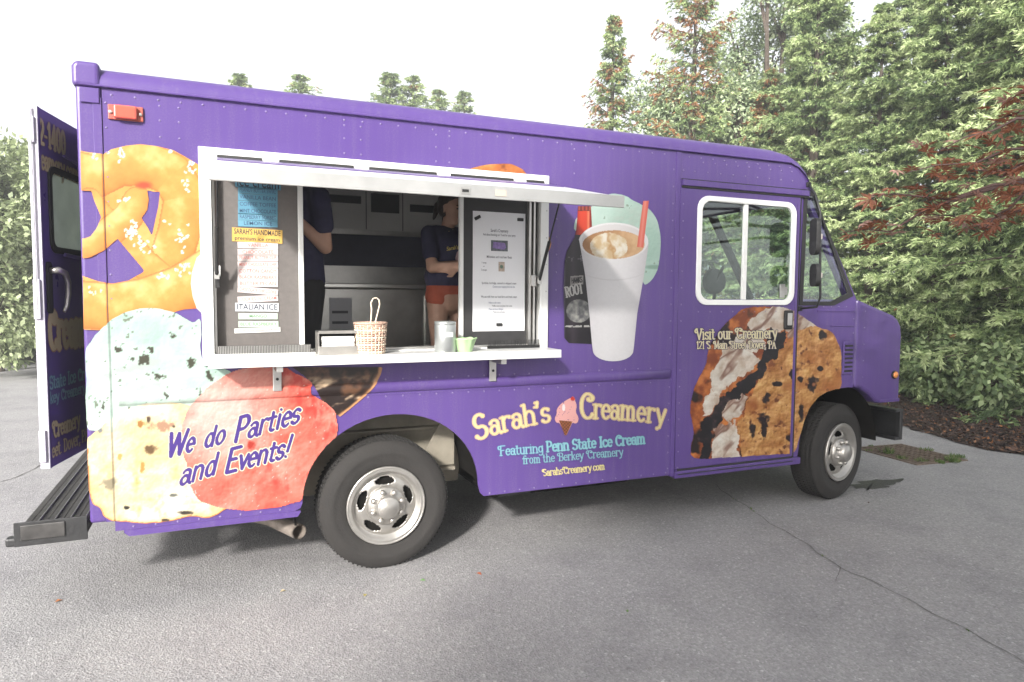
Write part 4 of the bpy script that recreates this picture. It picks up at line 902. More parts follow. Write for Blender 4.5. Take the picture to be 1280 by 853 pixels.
TP('under_step', MB().box(2.14, 2.36, .05, .35, .345, .372), M_blkm, bevel=.004)
pe = P3(374, 665, .10); ps = P3(337, 648, .45)
TP('tailpipe', MB().tube([ps+np.array([-.25, .1, .06]), ps, pe], .043, 16, cap=False).tube([pe, pe*.6+ps*.4], .038, 16, cap=False), mat('tailpipe', (.34, .29, .25), .5, metal=.5, var=.25, vscale=20), smooth=True)
TP('pipe_hanger', MB().tube([(pe[0]-.02, pe[1], pe[2]+.04), (pe[0]-.03, pe[1]+.02, pe[2]+.2)], .006, 6).box(pe[0]-.06, pe[0]+.02, pe[1]-.02, pe[1]+.06, pe[2]+.18, pe[2]+.34), M_dark)
# ---- step bumper at the back
sb = TP('step_bumper', MB().box(-.345, -.062, .004, 1.95, .415, .462).box(-.345, -.062, .004, 1.95, .462, .474), M_blkm, bevel=.006)
for i in range(4):
    xx = -.325+i*.066; tr = MB().box(xx-.003, xx+.057, .01, 1.94, .4745, .482)
    for k in range(88):
        yy = .02+k*.0218; tr.box(xx, xx+.024, yy, yy+.010, .4821, .4935); tr.box(xx+.029, xx+.053, yy+.009, yy+.019, .4821, .4935)
    tr.obj('tread_strip', mat('grip_steel', (.055, .052, .050), .42, metal=.4, var=.3, vscale=18), sb)
    MB().box(xx+.057, xx+.063, .008, 1.94, .4745, .503).obj('ridge', mat('worn_ridge', (.16, .155, .15), .4, metal=.5, var=.3, vscale=30), sb, bevel=.002)
MB().box(-.358, -.058, -.004, .003, .395, .512).obj('end_plate', M_blkm, sb, bevel=.012, seg=3)
MB().box(-.33, -.15, -.012, -.0045, .425, .498).obj('end_rib', mat('worn_black', (.06, .057, .055), .4, metal=.3, var=.4, vscale=15), sb, bevel=.006)
MB().box(-.395, -.345, -.002, .05, .395, .44).obj('hook_tab', M_blkm, sb, bevel=.012)
TP('rear_frame', MB().box(-.03, .05, .10, .13, .5, 2.55).box(-.03, .05, 1.75, WD-.02, .5, 2.55).box(-.03, .05, .13, 1.75, 2.48, 2.58).box(-.03, .05, .13, 1.75, .5, .74).box(-.02, .03, .78, 1.75, .741, 2.479), M_pur)

# ---- the open rear door
fx, fz0 = S(63, 585.7, .05); fz1 = S(44, 132.5, .05)[1]; fx = -.214; DWID, DH = .74, fz1-fz0; ph = math.radians(11.5)
u_ = Vector((math.sin(ph), math.cos(ph), 0)); n_ = Vector((math.cos(ph), -math.sin(ph), 0))
DM = Matrix(((u_.x, -n_.x, 0, fx), (u_.y, -n_.y, 0, .05), (0, 0, 1, fz0), (0, 0, 0, 1)))
M_navy = mat('door_vinyl', (.098, .060, .235), .30, var=.2, vscale=5, coat=.3)
wh = rrect(.10, .56, DH*.615, DH*.845, .05)
door = obj('rear_door', plate_me([rect(0, DWID, 0, DH), wh], 0, .032), M_navy, label='dark rear door swung open showing lettering, window and handle')
door.parent = truck; door.matrix_local = Matrix.Translation(-truck.location) @ DM
def DP(nm, me, m, **k):
    o = obj(nm, me.me(nm) if isinstance(me, MB) else me, m, **k); o.parent = door; return o
DP('edge_strip', MB().box(-.010, -.0005, -.006, .036, 0, DH), mat('dull_edge', (.42, .40, .46), .5), bevel=.002)
DP('edge_skin', MB().box(0, .022, -.0035, -.0005, 0, DH), M_pur)
DP('window_seal', plate_me([rrect(.085, .575, DH*.607, DH*.853, .06), rrect(.115, .545, DH*.625, DH*.835, .04)], -.010, .02), M_blk, bevel=.003)
DP('window_pane', plate_me([rrect(.112, .548, DH*.623, DH*.837, .04)], .006, .004), mat('pale_reflection_glass', (.42, .46, .42), .12, var=.15, vscale=6, trans=.5, coat=.6))  # the pane's pale reflection is put into its grey-green colour
DP('rod', MB().tube([(-.026, .02, DH*.45), (-.026, .02, DH*.995)], .006, 8), M_white)
for za, zb in ((.42, .53), (.02, .11), (.90, .97)): DP('hinge', MB().box(-.026, -.0105, .004, .034, DH*za, DH*zb), mat('dull_edge', (.42, .40, .46), .5), bevel=.004)
hb = DP('handle_plate', rrect and plate_me([rrect(.03, .075, DH*.435, DH*.58, .02)], -.012, .012), M_blk, bevel=.004)
DP('handle', MB().tube([(.05, -.012, DH*.555), (.055, -.045, DH*.557), (.12, -.05, DH*.55), (.155, -.048, DH*.525), (.16, -.045, DH*.49), (.145, -.042, DH*.455), (.12, -.04, DH*.44)], [.016, .016, .014, .014, .013, .011, .008], 10), M_chrome, smooth=True)
DP('bolt_bracket', MB().tube([(.22, -.012, DH*.605), (.5, -.012, DH*.60)], .010, 8).tube([(.25, -.012, DH*.895), (.5, -.012, DH*.885)], .007, 8), M_navy)
def door_letters(txt, x0, x1, zf, em, wt, layers, serif=True, swash=False):
    sg = np.array(text_segments(txt, [(x0*1000, -DH*zf*1000), (x1*1000, -DH*zf*1000)], em*1000, wt, serif, swash=swash)); sg[:, 1] *= -1; sg[:, 3] *= -1; sg /= 1000.
    mx = layers[-1][0]; w = sg[:, 4].max()+mx+.004; X, Z = grid_for([(x0-w, sg[:, [1, 3]].min()-w), (x1+w, sg[:, [1, 3]].max()+w)], .0025)
    D = np.full(X.shape, 9.)
    for a in sg: d, t = segdist(X, Z, *a[:4]); D = np.minimum(D, d-a[4])
    cols = np.zeros(X.shape+(3,)); cols[:] = layers[-1][1]
    for dist, c in layers[::-1]: cols[D < dist] = c
    cd = .25*(D[:-1, :-1]+D[1:, :-1]+D[:-1, 1:]+D[1:, 1:]); me = sheet_mesh('lettering', X, Z, (cd < mx) & (X[:-1, :-1] > .023) & (X[1:, 1:] < DWID), lin(cols)*ALB, .0030, None)
    o = obj('lettering', me, mat('vinyl_print', attr='Col', rough=.38, coat=.25, spec=.4)); o.parent = door
YEL, CYA = (255, 240, 180), (170, 225, 235)
door_letters('2-1400', .01, .30, .903, .155, .07, [(0, YEL), (.002, (190, 130, 70))])
door_letters('eamery.com', .02, .44, .835, .12, .065, [(0, YEL), (.0015, (190, 130, 70))])
door_letters('Creamery', .035, .66, .335, .25, .075, [(0, YEL), (.002, (200, 130, 80)), (.005, (240, 200, 140))])
door_letters('State Ice Cream', .02, .58, .222, .085, .075, [(0, CYA), (.001, (70, 110, 140))])
door_letters('key Creamery', .02, .44, .182, .07, .07, [(0, CYA)])
door_letters('Creamery', .035, .36, .082, .105, .07, [(0, YEL), (.0015, (150, 100, 60))], swash=True)
door_letters('eet. Dover, PA', .02, .46, .028, .085, .07, [(0, YEL), (.0015, (150, 100, 60))])

# ---- serving hatch
obj('hatch_frame', plate_me([rect(.474, 2.436, 1.232, 2.338), rect(.530, 2.382, 1.290, 2.282)], -.022, .05), M_alu, truck, bevel=.003)
for x0, x1 in ((.956, .982), (1.872, 1.896)): TP('mullion', MB().box(x0, x1, .022, .052, 1.292, 2.28), M_alu, bevel=.003)
for x0, x1 in ((2.315, 2.330), (2.345, 2.358), (.5325, .545)): TP('track', MB().box(x0, x1, .004, .06, 1.292, 2.28), M_steel, bevel=.002)
TP('sill_track', MB().box(.532, 2.38, .0285, .09, 1.258, 1.302), M_steel, bevel=.003)
TP('sill_track', MB().box(.532, 2.38, .0285, .085, 2.262, 2.30), M_alu, bevel=.003)
TP('track_latch', MB().box(.549, .566, .0, .03, 1.69, 1.745), M_white, bevel=.003); TP('track_latch', MB().box(.540, .562, -.004, .03, 1.63, 1.685), M_blk, bevel=.003)
TP('track_latch', MB().box(2.325, 2.36, -.012, .02, 1.66, 1.73), M_steel, bevel=.003)
mb_ = TP('menu_panel', MB().box(.546, .957, .056, .068, 1.302, 2.262), mat('menu_panel', (.115, .103, .096), .6, var=.12, vscale=40, bump=.1, bscale=300), label='grey brown panel covered in flavour strips')
nb_ = TP('notice_panel', MB().box(1.895, 2.316, .036, .048, 1.302, 2.262), mat('notice_panel', (.030, .029, .030), .5, var=.2, vscale=20), label='black panel behind the paper menu', bevel=.003)
# strips with writing
M_ink = {}
def strip_sign(pa, pb, h, col, txt, ink, size, sq=1., bold=.01, second=None):
    (xa, za), (xb, zb) = S(*pa, .052), S(*pb, .052); an = math.atan2(zb-za, xb-xa); L = math.hypot(xb-xa, zb-za); cx, cz = (xa+xb)/2, (za+zb)/2
    me = MB().box(-L/2, L/2, -.0015, .0015, -h/2, h/2).me('strip'); me.transform(Matrix.Translation((cx, .0525, cz)) @ Matrix.Rotation(-an, 4, 'Y'))
    s = obj('flavour_strip', me, mat('strip_%d_%d_%d' % col, tuple(lin(col)*.55), .55), mb_)
    mi = mat('ink_%d_%d_%d' % ink, tuple(lin(ink)*.8), .6)
    for t, dz, sz in ([(txt, 0, size)] if second is None else [(txt, h*.22, size), (second, -h*.26, size*.72)]):
        tm = text_me(t, sz, bold=bold); w = max(v.co.x for v in tm.vertices)-min(v.co.x for v in tm.vertices); k = min(sq, .92*L/w)
        tm.transform(Matrix.Translation((cx, .0505, cz)) @ Matrix.Rotation(-an, 4, 'Y') @ Matrix.Translation((0, 0, dz)) @ Matrix.Rotation(math.pi/2, 4, 'X') @ Matrix.Diagonal((k, 1, 1, 1)))
        obj('lettering', tm, mi, s)
BL, PKc, GRc, BLK = (104, 168, 196), (250, 236, 232), (222, 240, 222), (40, 44, 60)
strip_sign((294, 226), (351, 231), .062, BL, 'ice cream', BLK, .085, 1.2)
for i, (a, b, t) in enumerate(((237, 241, 'PEANUT BUTTER SWIRL'), (246, 249.5, 'VANILLA BEAN'), (255, 257.5, 'COFFEE TOFFEE'), (263.5, 265.5, 'MINT CHOCOLATE'), (271, 273, 'RASPBERRY SORBET'), (279, 280.5, 'LEMON ICE'))):
    strip_sign((297.5, a), (347, b), .035, BL if i < 4 else (120, 182, 208), t, (60, 90, 120), .028)
strip_sign((290, 293), (353, 296.5), .072, (250, 205, 105), "SARAH'S HANDMADE", BLK, .040, second='premium ice cream')
for a, b, t in ((306.5, 307.5, 'VANILLA'), (315.5, 315.5, 'CHOCOLATE'), (322.5, 322.5, 'PEANUT BUTTER CUP'), (331, 331, 'MINT CHOCOLATE CHIP'), (339, 339.5, 'COTTON CANDY'), (346.5, 347.5, 'BLACK RASPBERRY'), (354.5, 355, 'BUTTER PECAN'), (361.5, 366, 'CHOCOLATE CHIP COOKIE'), (375, 372.5, 'COOKIES -N- CREAM')):
    strip_sign((297, a), (347.5, b), .033, PKc, t, (222, 130, 120), .026)
strip_sign((294, 384), (348.5, 384.5), .045, (240, 244, 248), 'ITALIAN ICE', BLK, .042)
strip_sign((298, 395.5), (347, 395.5), .033, GRc, 'MANGO', (110, 150, 110), .024); strip_sign((298, 405.5), (348, 405.5), .033, GRc, 'BLUE RASPBERRY', (110, 150, 110), .024)
strip_sign((293, 414), (350.5, 412), .026, (250, 248, 242), 'ask about our sundaes and floats', (120, 110, 110), .015)
# awning flap, hinged along the top
HZ, OZ, OY = 2.286, 2.098, -.845
sl_ = math.atan2(HZ-OZ, -OY); LA = math.hypot(OY, HZ-OZ)
def aw(nm, x0, x1, a0, a1, t0, t1, m, **k):               # along the flap, thickness above its plane
    me = MB().box(x0, x1, -a1, -a0, t0, t1).me(nm); me.transform(Matrix.Translation((0, -.024, HZ)) @ Matrix.Rotation(sl_, 4, 'X')); return obj(nm, me, m, k.pop('parent', truck), **k)
flap = aw('awning_flap', .525, 2.432, .01, LA-.002, -.022, .0, M_alu, label='raised white awning flap of the serving hatch', bevel=.003)
aw('flap_skin', .56, 2.40, .03, LA-.60, .0005, .004, M_pur, parent=flap)
MB().box(.523, 2.434, OY-.032, OY-.02, 2.044, 2.104).obj('front_lip', mat('mill_aluminium', (.42, .42, .41), .45, metal=.5, var=.12, vscale=6), flap, bevel=.002)
MB().box(.523, 2.434, OY-.02, OY+.03, 2.094, 2.1035).obj('top_flange', M_alu, flap)
for x0, x1, m in ((1.565, 1.612, M_steel), (1.735, 1.79, mat('sticker', (.46, .40, .34), .7))): MB().box(x0, x1, OY-.035, OY-.0325, 2.058, 2.088).obj('latch' if m is M_steel else 'sticker', m, flap)
MB().box(1.573, 1.604, OY-.038, OY-.0352, 2.066, 2.078).obj('latch_slot', M_blk, flap)
for x0 in (.78, 1.25, 1.72, 2.20): TP('hinge', MB().box(x0, x0+.075, -.030, -.0225, 2.272, 2.300).tube([(x0, -.029, 2.287), (x0+.075, -.029, 2.287)], .007, 8), M_alu)
for x0, x1 in ((.56, .775), (.86, 1.245), (1.33, 1.715), (1.80, 2.195), (2.28, 2.40)): TP('hinge_gap', MB().box(x0, x1, -.0275, -.0222, 2.2875, 2.303), M_blk)
for xx in (.548, 2.372):
    a, b = Vector((xx+.01, -.30, 2.205)), Vector((xx, -.028, 1.70)); mid = a*.45+b*.55
    g_ = TP('gas_strut', MB().tube([mid, b], .010, 10), M_blk); MB().tube([a, mid], .005, 8).obj('piston_rod', M_blkm, g_); MB().box(xx-.012, xx+.012, -.034, -.022, 1.675, 1.715).obj('foot', M_steel, g_)
# shelf
SHZ = 1.282
sh = TP('counter_shelf', MB().box(.500, 2.426, -.225, -.0225, SHZ-.010, SHZ).box(.500, 2.426, -.225, -.217, SHZ-.046, SHZ-.0102).box(.500, 2.426, -.2168, -.205, SHZ-.046, SHZ-.038), M_alu, label='pale metal serving shelf below the hatch')
for x0 in (.501, 2.418): MB().box(x0, x0+.007, -.2165, -.023, SHZ-.044, SHZ-.0105).obj('end_flange', M_alu, sh)
for px in (346, 614):
    x, _ = S(px, 470); b_ = TP('shelf_bracket', MB().box(x-.022, x+.022, -.030, -.018, 1.085, 1.234), M_steel, bevel=.003); MB().box(x-.016, x+.016, -.20, -.031, 1.205, 1.233).obj('arm', M_steel, b_); MB().lathe([(.008, -.0305), (.008, -.035), (.003, -.037)], (x, 0, 1.15), 'y', 8).obj('bolt', M_blkm, b_)
gl = TP('sill_grille', MB().box(.545, 1.005, -.050, -.0235, SHZ+.001, SHZ+.050), mat('grille_dark', (.10, .095, .09), .5)); rb = MB()
for i in range(58): rb.box(.548+i*.0078, .5515+i*.0078, -.058, -.0505, SHZ+.002, SHZ+.049)
rb.obj('ribs', M_steel, gl, kind='stuff'); MB().box(.535, 1.02, -.075, -.0590, SHZ+.0005, SHZ+.010).obj('tray', M_alu, gl)
br = TP('bristle_strip', MB().box(2.03, 2.375, -.034, -.0235, SHZ+.001, SHZ+.018), M_blk); rb = MB(); r_ = random.Random(3)
for i in range(64): x = 2.034+i*.0053; rb.tube([(x, -.036, SHZ+.004), (x+r_.uniform(-.003, .003), -.045+r_.uniform(-.006, .004), SHZ+.052)], [.0018, .0012], 4)
rb.obj('bristles', M_blk, br, kind='stuff')

# ---- kitchen inside
M_int = mat('kitchen_lining', (.55, .55, .55), .5, var=.08, vscale=4); M_bluegrey = mat('dark_blue_wall', (.11, .11, .155), .6, var=.15, vscale=6)
TP('kitchen_floor', MB().box(.06, .90, .021, WD-.032, .721, .750).box(.9001, 2.04, .51, WD-.51, .721, .750).box(2.0401, 3.38, .021, WD-.032, .721, .750), mat('kitchen_floor', (.12, .12, .12), .6))
TP('back_wall', MB().box(.06, 3.38, 2.17, 2.18, .751, 2.55), M_bluegrey); TP('ceiling', MB().box(.06, 3.40, .032, WD-.032, 2.552, 2.562), M_int)
TP('inner_lining', MB().box(.06, .525, .034, .045, .96, 2.55).box(2.385, 3.38, .034, .045, .76, 2.55).box(.526, 2.384, .034, .045, .96, 1.25), M_int)
for y0, y1 in ((.045, .75), (1.5, 2.17)): TP('bulkhead', MB().box(3.372, 3.39, y0, y1, .751, 2.55), M_int)
cab_ = TP('wall_cabinet', MB().box(.9, 3.0, 1.72, 2.169, 2.125, 2.55), mat('cabinet_grey', (.60, .59, .57), .55, var=.06, vscale=5), label='grey upper cabinets with dark slots')
MB().box(.9, 3.0, 1.700, 1.7195, 2.085, 2.124).obj('bottom_trim', M_steel, cab_)
for x0, x1, z0, z1 in ((1.34, 1.62, 2.33, 2.39), (1.70, 1.93, 2.27, 2.42), (2.02, 2.24, 2.29, 2.35)):
    MB().box(x0, x1, 1.714, 1.7195, z0, z1).obj('vent', mat('vent_dark', (.05, .05, .055), .5), cab_)
for x0 in (1.66, 1.96, 2.3): MB().box(x0-.003, x0+.003, 1.7165, 1.7195, 2.13, 2.54).obj('joint', mat('vent_dark', (.05, .05, .055), .5), cab_)
fz = TP('freezer', MB().box(1.15, 2.14, 1.50, 2.15, .760, 1.655), M_steel, bevel=.012, label='stainless freezer against the back wall')
MB().box(1.15, 2.145, 1.485, 1.52, 1.656, 1.69).obj('top_edge', mat('bright_steel', (.7, .69, .66), .3, metal=.8), fz, bevel=.006)
MB().box(1.15, 2.16, 1.75, 1.765, 1.691, 1.835).obj('backsplash', M_steel, fz)
MB().box(2.075, 2.115, 1.478, 1.4995, .80, 1.60).obj('door_edge', mat('bright_steel', (.7, .69, .66), .3, metal=.8), fz, bevel=.004)
MB().box(1.33, 1.50, 1.494, 1.4995, 1.15, 1.58).obj('notice', mat('pale_notice', (.55, .55, .58), .6), fz)
for z in (1.2, 1.27, 1.38, 1.46): MB().box(1.35, 1.47, 1.4925, 1.4938, z, z+.02).obj('print_line', mat('notice_ink', (.12, .12, .14), .6), fz)
TP('prep_counter', MB().box(.55, 2.37, .100, .42, 1.215, 1.255), M_steel, bevel=.004)
TP('prep_counter', MB().box(.55, 2.37, .105, .40, .975, 1.214), M_int)
# ---- cab inside
TP('cab_floor', MB().box(3.40, 4.50, .03, WD-.03, .721, .75).box(4.5001, 5.0, .51, WD-.51, .721, .75), M_blk)
TP('dashboard', MB().xz([(4.72, 1.10), (4.72, 1.42), (4.80, 1.50), (5.06, 1.53), (5.06, .96), (4.85, .96)], .03, WD-.03), mat('dash', (.16, .17, .155), .6, var=.15, vscale=10), bevel=.015)
TP('cab_headliner', MB().box(3.40, 4.50, .03, WD-.03, 2.44, 2.452), mat('headliner', (.06, .058, .06), .8))
TP('overhead_bin', MB().box(3.42, 3.95, .35, WD-.2, 2.25, 2.438), mat('headliner', (.06, .058, .06), .8), bevel=.02)
stw = MB(); sc_ = Vector((4.55, 1.62, 1.60)); ring = []
for i in range(25): a = 2*math.pi*i/24; ring.append(sc_+Vector((-.12*math.sin(a)*.6, .21*math.cos(a), .20*math.sin(a))))
TP('steering_wheel', MB().tube(ring, .014, 8, cap=False).tube([sc_, sc_+Vector((.3, 0, -.25))], .03, 8).tube([ring[0], sc_, ring[12]], .012, 6), M_blk, smooth=True)
TP('driver_seat', MB().box(3.75, 4.2, 1.35, 1.85, 1.12, 1.24).box(3.68, 3.80, 1.36, 1.84, 1.245, 1.80).box(3.9, 4.05, 1.5, 1.7, .75, 1.119), M_blk, bevel=.04, seg=3)
fan = P3(893, 352, .6)
TP('dash_fan', MB().lathe([(.02, -.03), (.10, -.02), (.105, .02), (.02, .03)], tuple(fan), 'y', 20).tube([fan, fan+np.array([.02, .02, -.22])], .014, 8).tube([fan+np.array([.0, -.02, .0]), fan+np.array([.06, -.03, .12])], .012, 8), M_blk)
TP('fan_stand', MB().tube([fan+np.array([.02, .02, -.22]), (fan[0]+.02, fan[1]+.02, .76)], .02, 8), M_blk)

# ================================================================ printed pictures on the truck
def Zc(o, s, pts): return [(o[0]+a/s, o[1]+b/s) for a, b in pts]
def specks(px, py, sc, thr, seed, oct=3): return fbm(px, py, sc, oct, seed) > thr
def emboss(px, py, sc, seed, k, oct=5): return (fbm(px, py, sc, oct, seed)-fbm(px+1.3, py+1.6, sc, oct, seed))[..., None]*k
def p_mint(px, py, cx=180, cy=450):
    h = fbm(px, py, 46, 5, 3); c = mix(C3(186, 220, 204), C3(226, 244, 234), (h-.3)*2.2)
    c = c+emboss(px, py, 30, 3, 130)
    hole = fbm(px*1., py*1.5, 26, 5, 8); c = mix(c, C3(196, 214, 202), (hole-.60)*6)
    ch = (fbm(px, py, 5.2, 2, 21) > .765) & (fbm(px, py, 40, 2, 5) > .38); c = np.where(ch[..., None], C3(128, 140, 120), c)
    for x, y, r, s in ((180, 451, 8, 1), (165, 448, 4, 2), (197, 470, 5, 3), (150, 436, 5, 4), (215, 422, 4, 5), (240, 452, 7, 6), (262, 470, 6, 7), (206, 492, 4, 8), (129, 506, 4, 9), (190, 436, 3, 2), (250, 490, 4, 3)):
        d = np.hypot(px-x, (py-y)*.9)+(fbm(px, py, 5, 3, s+40)-.5)*16; c = mix(c, C3(74, 74, 58), (r*.75-d)*.8)
    return c
def p_dough(px, py):
    h = fbm(px, py, 36, 5, 31); c = mix(C3(246, 222, 168), C3(255, 247, 224), (h-.30)*3)
    c = c+emboss(px, py, 26, 31, 220); d2 = fbm(px, py, 17, 4, 35); c = mix(c, C3(232, 190, 116), (d2-.60)*4*np.clip((py-500)/110, .2, 1))
    dist = polydist(px, py, DOUGH); c = mix(c, C3(238, 196, 120), (6-dist)/9*np.clip((py-570)/60, 0, 1)); c = np.where(((dist < 1.3) & (py > 560))[..., None], C3(232, 150, 84), c)
    for x, y, rx, ry, col, s in ((176, 530, 9, 5, (186, 130, 66), 1), (203, 533, 16, 7, (196, 152, 122), 2), (186, 524, 3, 5, (90, 66, 50), 3), (218, 533, 3, 3, (66, 52, 44), 4), (187, 561, 9, 6, (120, 92, 60), 5), (178, 583, 4, 9, (216, 160, 80), 6), (158, 634, 4, 3, (50, 46, 40), 7), (216, 619, 6, 2.4, (120, 120, 112), 8), (231, 641, 9, 2.6, (70, 62, 50), 9), (126, 537, 4, 4, (140, 140, 140), 10), (137, 604, 11, 7, (168, 156, 128), 11), (206, 650, 6, 2, (90, 76, 60), 12), (150, 570, 3, 5, (226, 180, 100), 13)):
        e = np.hypot((px-x)/rx, (py-y)/ry)+(fbm(px, py, 5, 3, s+60)-.5)*1.5; c = mix(c, C3(*col), (1-e)*2.4)
    return c
def p_straw(px, py):
    h = fbm(px, py, 34, 5, 51); lightness = np.clip(1.15-np.hypot((px-275)/75, (py-520)/62), 0, 1)
    c = mix(C3(250, 118, 100), C3(255, 162, 144), (h-.3)*2.4); c = mix(c, C3(255, 204, 192), lightness*1.2)
    c = c+emboss(px, py, 20, 51, 200); r2 = fbm(px, py*.8, 16, 5, 55); c = mix(c, C3(232, 78, 66), (r2-.55)*6*(1-lightness*.8)*np.clip(((px-300)/70), .15, 1))
    c = mix(c, C3(250, 96, 76), (py-596)/60*np.clip((px-300)/60, 0, 1)); c = np.where((fbm(px, py, 2.6, 2, 58) > .87)[..., None], C3(255, 214, 206), c)
    e = np.hypot((px-314)/5, (py-556)/8)+(fbm(px, py, 5, 3, 66)-.5)*1.6; c = mix(c, C3(190, 60, 46), (1-e)*2); return c
def p_choc(px, py):
    q = fbm(px+py*.4, py-px*.5, 15, 4, 71); c = mix(C3(44, 30, 26), C3(120, 84, 60), (q-.45)*4)
    w = fbm(px*.6+py, py-px*.2, 18, 4, 73); c = mix(c, C3(240, 212, 176), (w-.54)*9*np.clip((py-468)/16, 0, 1)); d = polydist(px, py, [(476, 459), (475, 468), (470, 480), (457, 495), (438, 511), (425, 521)], False)
    c = mix(c, C3(222, 164, 116), (4.2-d)/2.5); c = mix(c, C3(40, 26, 22), (1-abs(d-8)/4)*.9); return c
def rope(px, py, path, r, pal, seed):
    best = np.full(np.shape(px), 1e9); sgn = np.zeros(np.shape(px))
    for i in range(len(path)-1):
        (x0, y0), (x1, y1) = path[i], path[i+1]; d, t = segdist(px, py, x0, y0, x1, y1)
        k = d < best; L = math.hypot(x1-x0, y1-y0); nx, ny = -(y1-y0)/L, (x1-x0)/L; s = (px-x0)*nx+(py-y0)*ny
        lit = -(nx*s*.5+ny*s*.9)                        # light from the upper left
        best = np.where(k, d, best); sgn = np.where(k, lit, sgn)
    m = best < r; t = best/r; v = .62+.30*sgn/r-.22*t**3+(fbm(px, py, 16, 4, seed)-.5)*.5
    c = mix(C3(226, 132, 56), C3(250, 184, 96), v*1.6-.2); c = mix(c, C3(255, 226, 160), (v-.62)*3); c = mix(c, C3(222, 104, 50), (t-.90)*8); return m, c
def p_pretzel(px, py):
    c = mix(C3(244, 166, 80), C3(254, 206, 128), (fbm(px, py, 28, 4, 80)-.3)*2)
    for path, r, s in (([(86, 214), (118, 222), (150, 206), (186, 206), (214, 218), (232, 246), (224, 290), (212, 330), (216, 352)], 27, 82), ([(140, 280), (158, 306), (180, 330), (206, 352)], 19, 83), ([(262, 340), (225, 362), (180, 378), (140, 384), (90, 380)], 30, 84), ([(112, 250), (126, 268), (140, 282)], 15, 85), ([(84, 318), (112, 308), (138, 290), (160, 272), (172, 252)], 19, 86)):
        m, q = rope(px, py, path, r, None, s); c = np.where(m[..., None], q, c)
    e = np.hypot((px-180)/13, (py-232)/6); c = mix(c, C3(206, 84, 52), (1-e)*1.6)
    for x, y, rx, ry, n, s in ((150, 192, 13, 8, 10, 1), (236, 205, 9, 8, 12, 2), (233, 228, 9, 10, 9, 3), (227, 300, 6, 16, 16, 4), (230, 338, 10, 8, 12, 5), (199, 345, 16, 3, 9, 6), (166, 290, 9, 9, 26, 7), (176, 306, 12, 10, 20, 8), (160, 249, 9, 3, 6, 9), (121, 196, 6, 6, 4, 10), (117, 364, 10, 5, 5, 11), (212, 278, 9, 4, 2, 12), (208, 187, 20, 3, 3, 13)):
        r_ = np.random.default_rng(s)
        for k in range(n):
            qx, qy, a = x+r_.normal()*rx*.6, y+r_.normal()*ry*.6, r_.random()*3; w, h = r_.uniform(1.4, 2.5), r_.uniform(.9, 1.5)
            u = (px-qx)*math.cos(a)+(py-qy)*math.sin(a); v = -(px-qx)*math.sin(a)+(py-qy)*math.cos(a); c = np.where(((abs(u) < w) & (abs(v) < h))[..., None], C3(255, 250, 236), c)
    return c
PRET = [(101, 189), (111, 191), (129, 193), (139, 187), (157, 182.6), (175, 180.5), (196, 183), (216.5, 188), (229, 194.7), (248, 206), (252, 212), (253, 300), (252, 384), (243.5, 386), (230, 387), (190, 398), (123.7, 413), (105, 412), (104, 350), (102, 240)]
HA = [(95, 238.5), (114.7, 239.3), (118, 251), (126.8, 272), (121, 286), (113, 296), (95, 302)]; HB = [(184, 238), (192, 240), (200, 240), (198, 258), (193, 281), (190, 295), (185, 285), (177, 273), (184, 263), (186, 250)]
HC = [(147, 299), (164, 319), (180, 338), (179, 340.5), (160, 351), (140.5, 354.7), (123.7, 352), (95, 342), (95, 325), (113.4, 322), (131.5, 313)]
graphic('pretzel_picture', truck, PRET, p_pretzel, .003, .0045, [HA, HB, HC], label='printed salted pretzel')
graphic('cream_picture', truck, [p for p in arc(263, 352, 24, 40, 0, 360, 30) if p[0] < 253]+[(253, 316)] if 0 else [(253, 316), (246, 322), (240, 340), (238.5, 355), (241, 372), (246, 386), (253, 393)], lambda a, b: mix(C3(250, 236, 220), C3(255, 252, 246), (fbm(a, b, 14, 3, 9)-.3)*2), .0038, label='printed edge of a vanilla scoop')
MINT = rough_poly([(107, 434.6), (113, 429.5), (119, 420), (126, 411), (144, 396), (165, 387), (191, 385), (216.5, 389.5), (237, 401), (242, 404), (247, 399), (251, 399), (251, 452), (262, 461), (292, 462), (294, 480), (280, 545), (118.6, 539), (108, 537), (108, 505), (108, 483), (109.5, 471), (107, 458)], 1.2, 12, 2)
DOUGH = rough_poly([(109, 549), (113, 544), (129, 533), (142.5, 520), (166, 509), (185, 502.6), (230, 503), (270, 520), (300, 560), (300, 620), (283, 638), (259, 649), (240, 644), (217, 651), (187.6, 654), (153, 652.6), (136, 649), (129, 645), (126.6, 634), (116, 629), (112, 618), (110.6, 581)], 1.5, 10, 4)
STRAW = rough_poly([(243, 501), (233, 514.5), (227, 538), (227.5, 567.6), (237, 586), (238, 607), (246, 623), (259, 631), (286, 637), (326, 637), (352, 632.7), (379, 626), (384, 607.5), (395, 586), (408, 562), (419, 552), (422.7, 530), (416, 509), (397.5, 498.6), (384, 488), (390, 480), (385.6, 475.6), (366.7, 465), (356, 459), (320, 459), (290, 464), (267, 479)], 1.6, 9, 6)
cutR = lambda X, Z: ((X-1.47)/.517)**2+((Z-.455)/.464)**2 < 1
graphic('mint_scoop_picture', truck, MINT, p_mint, .0042, .005, label='printed mint chip ice cream scoop')
graphic('chocolate_picture', truck, [(365, 459), (478, 459), (476, 468), (470, 480), (457, 495), (438, 511), (425, 521), (408, 512), (392, 482), (380, 470)], p_choc, .0046, .005, label='printed bowl of chocolate swirl')
graphic('dough_scoop_picture', truck, DOUGH, p_dough, .0052, .0045, label='printed cookie dough ice cream scoop')
graphic('strawberry_scoop_picture', truck, STRAW, p_straw, .0062, .0045, label='printed strawberry ice cream scoop', cut=cutR)
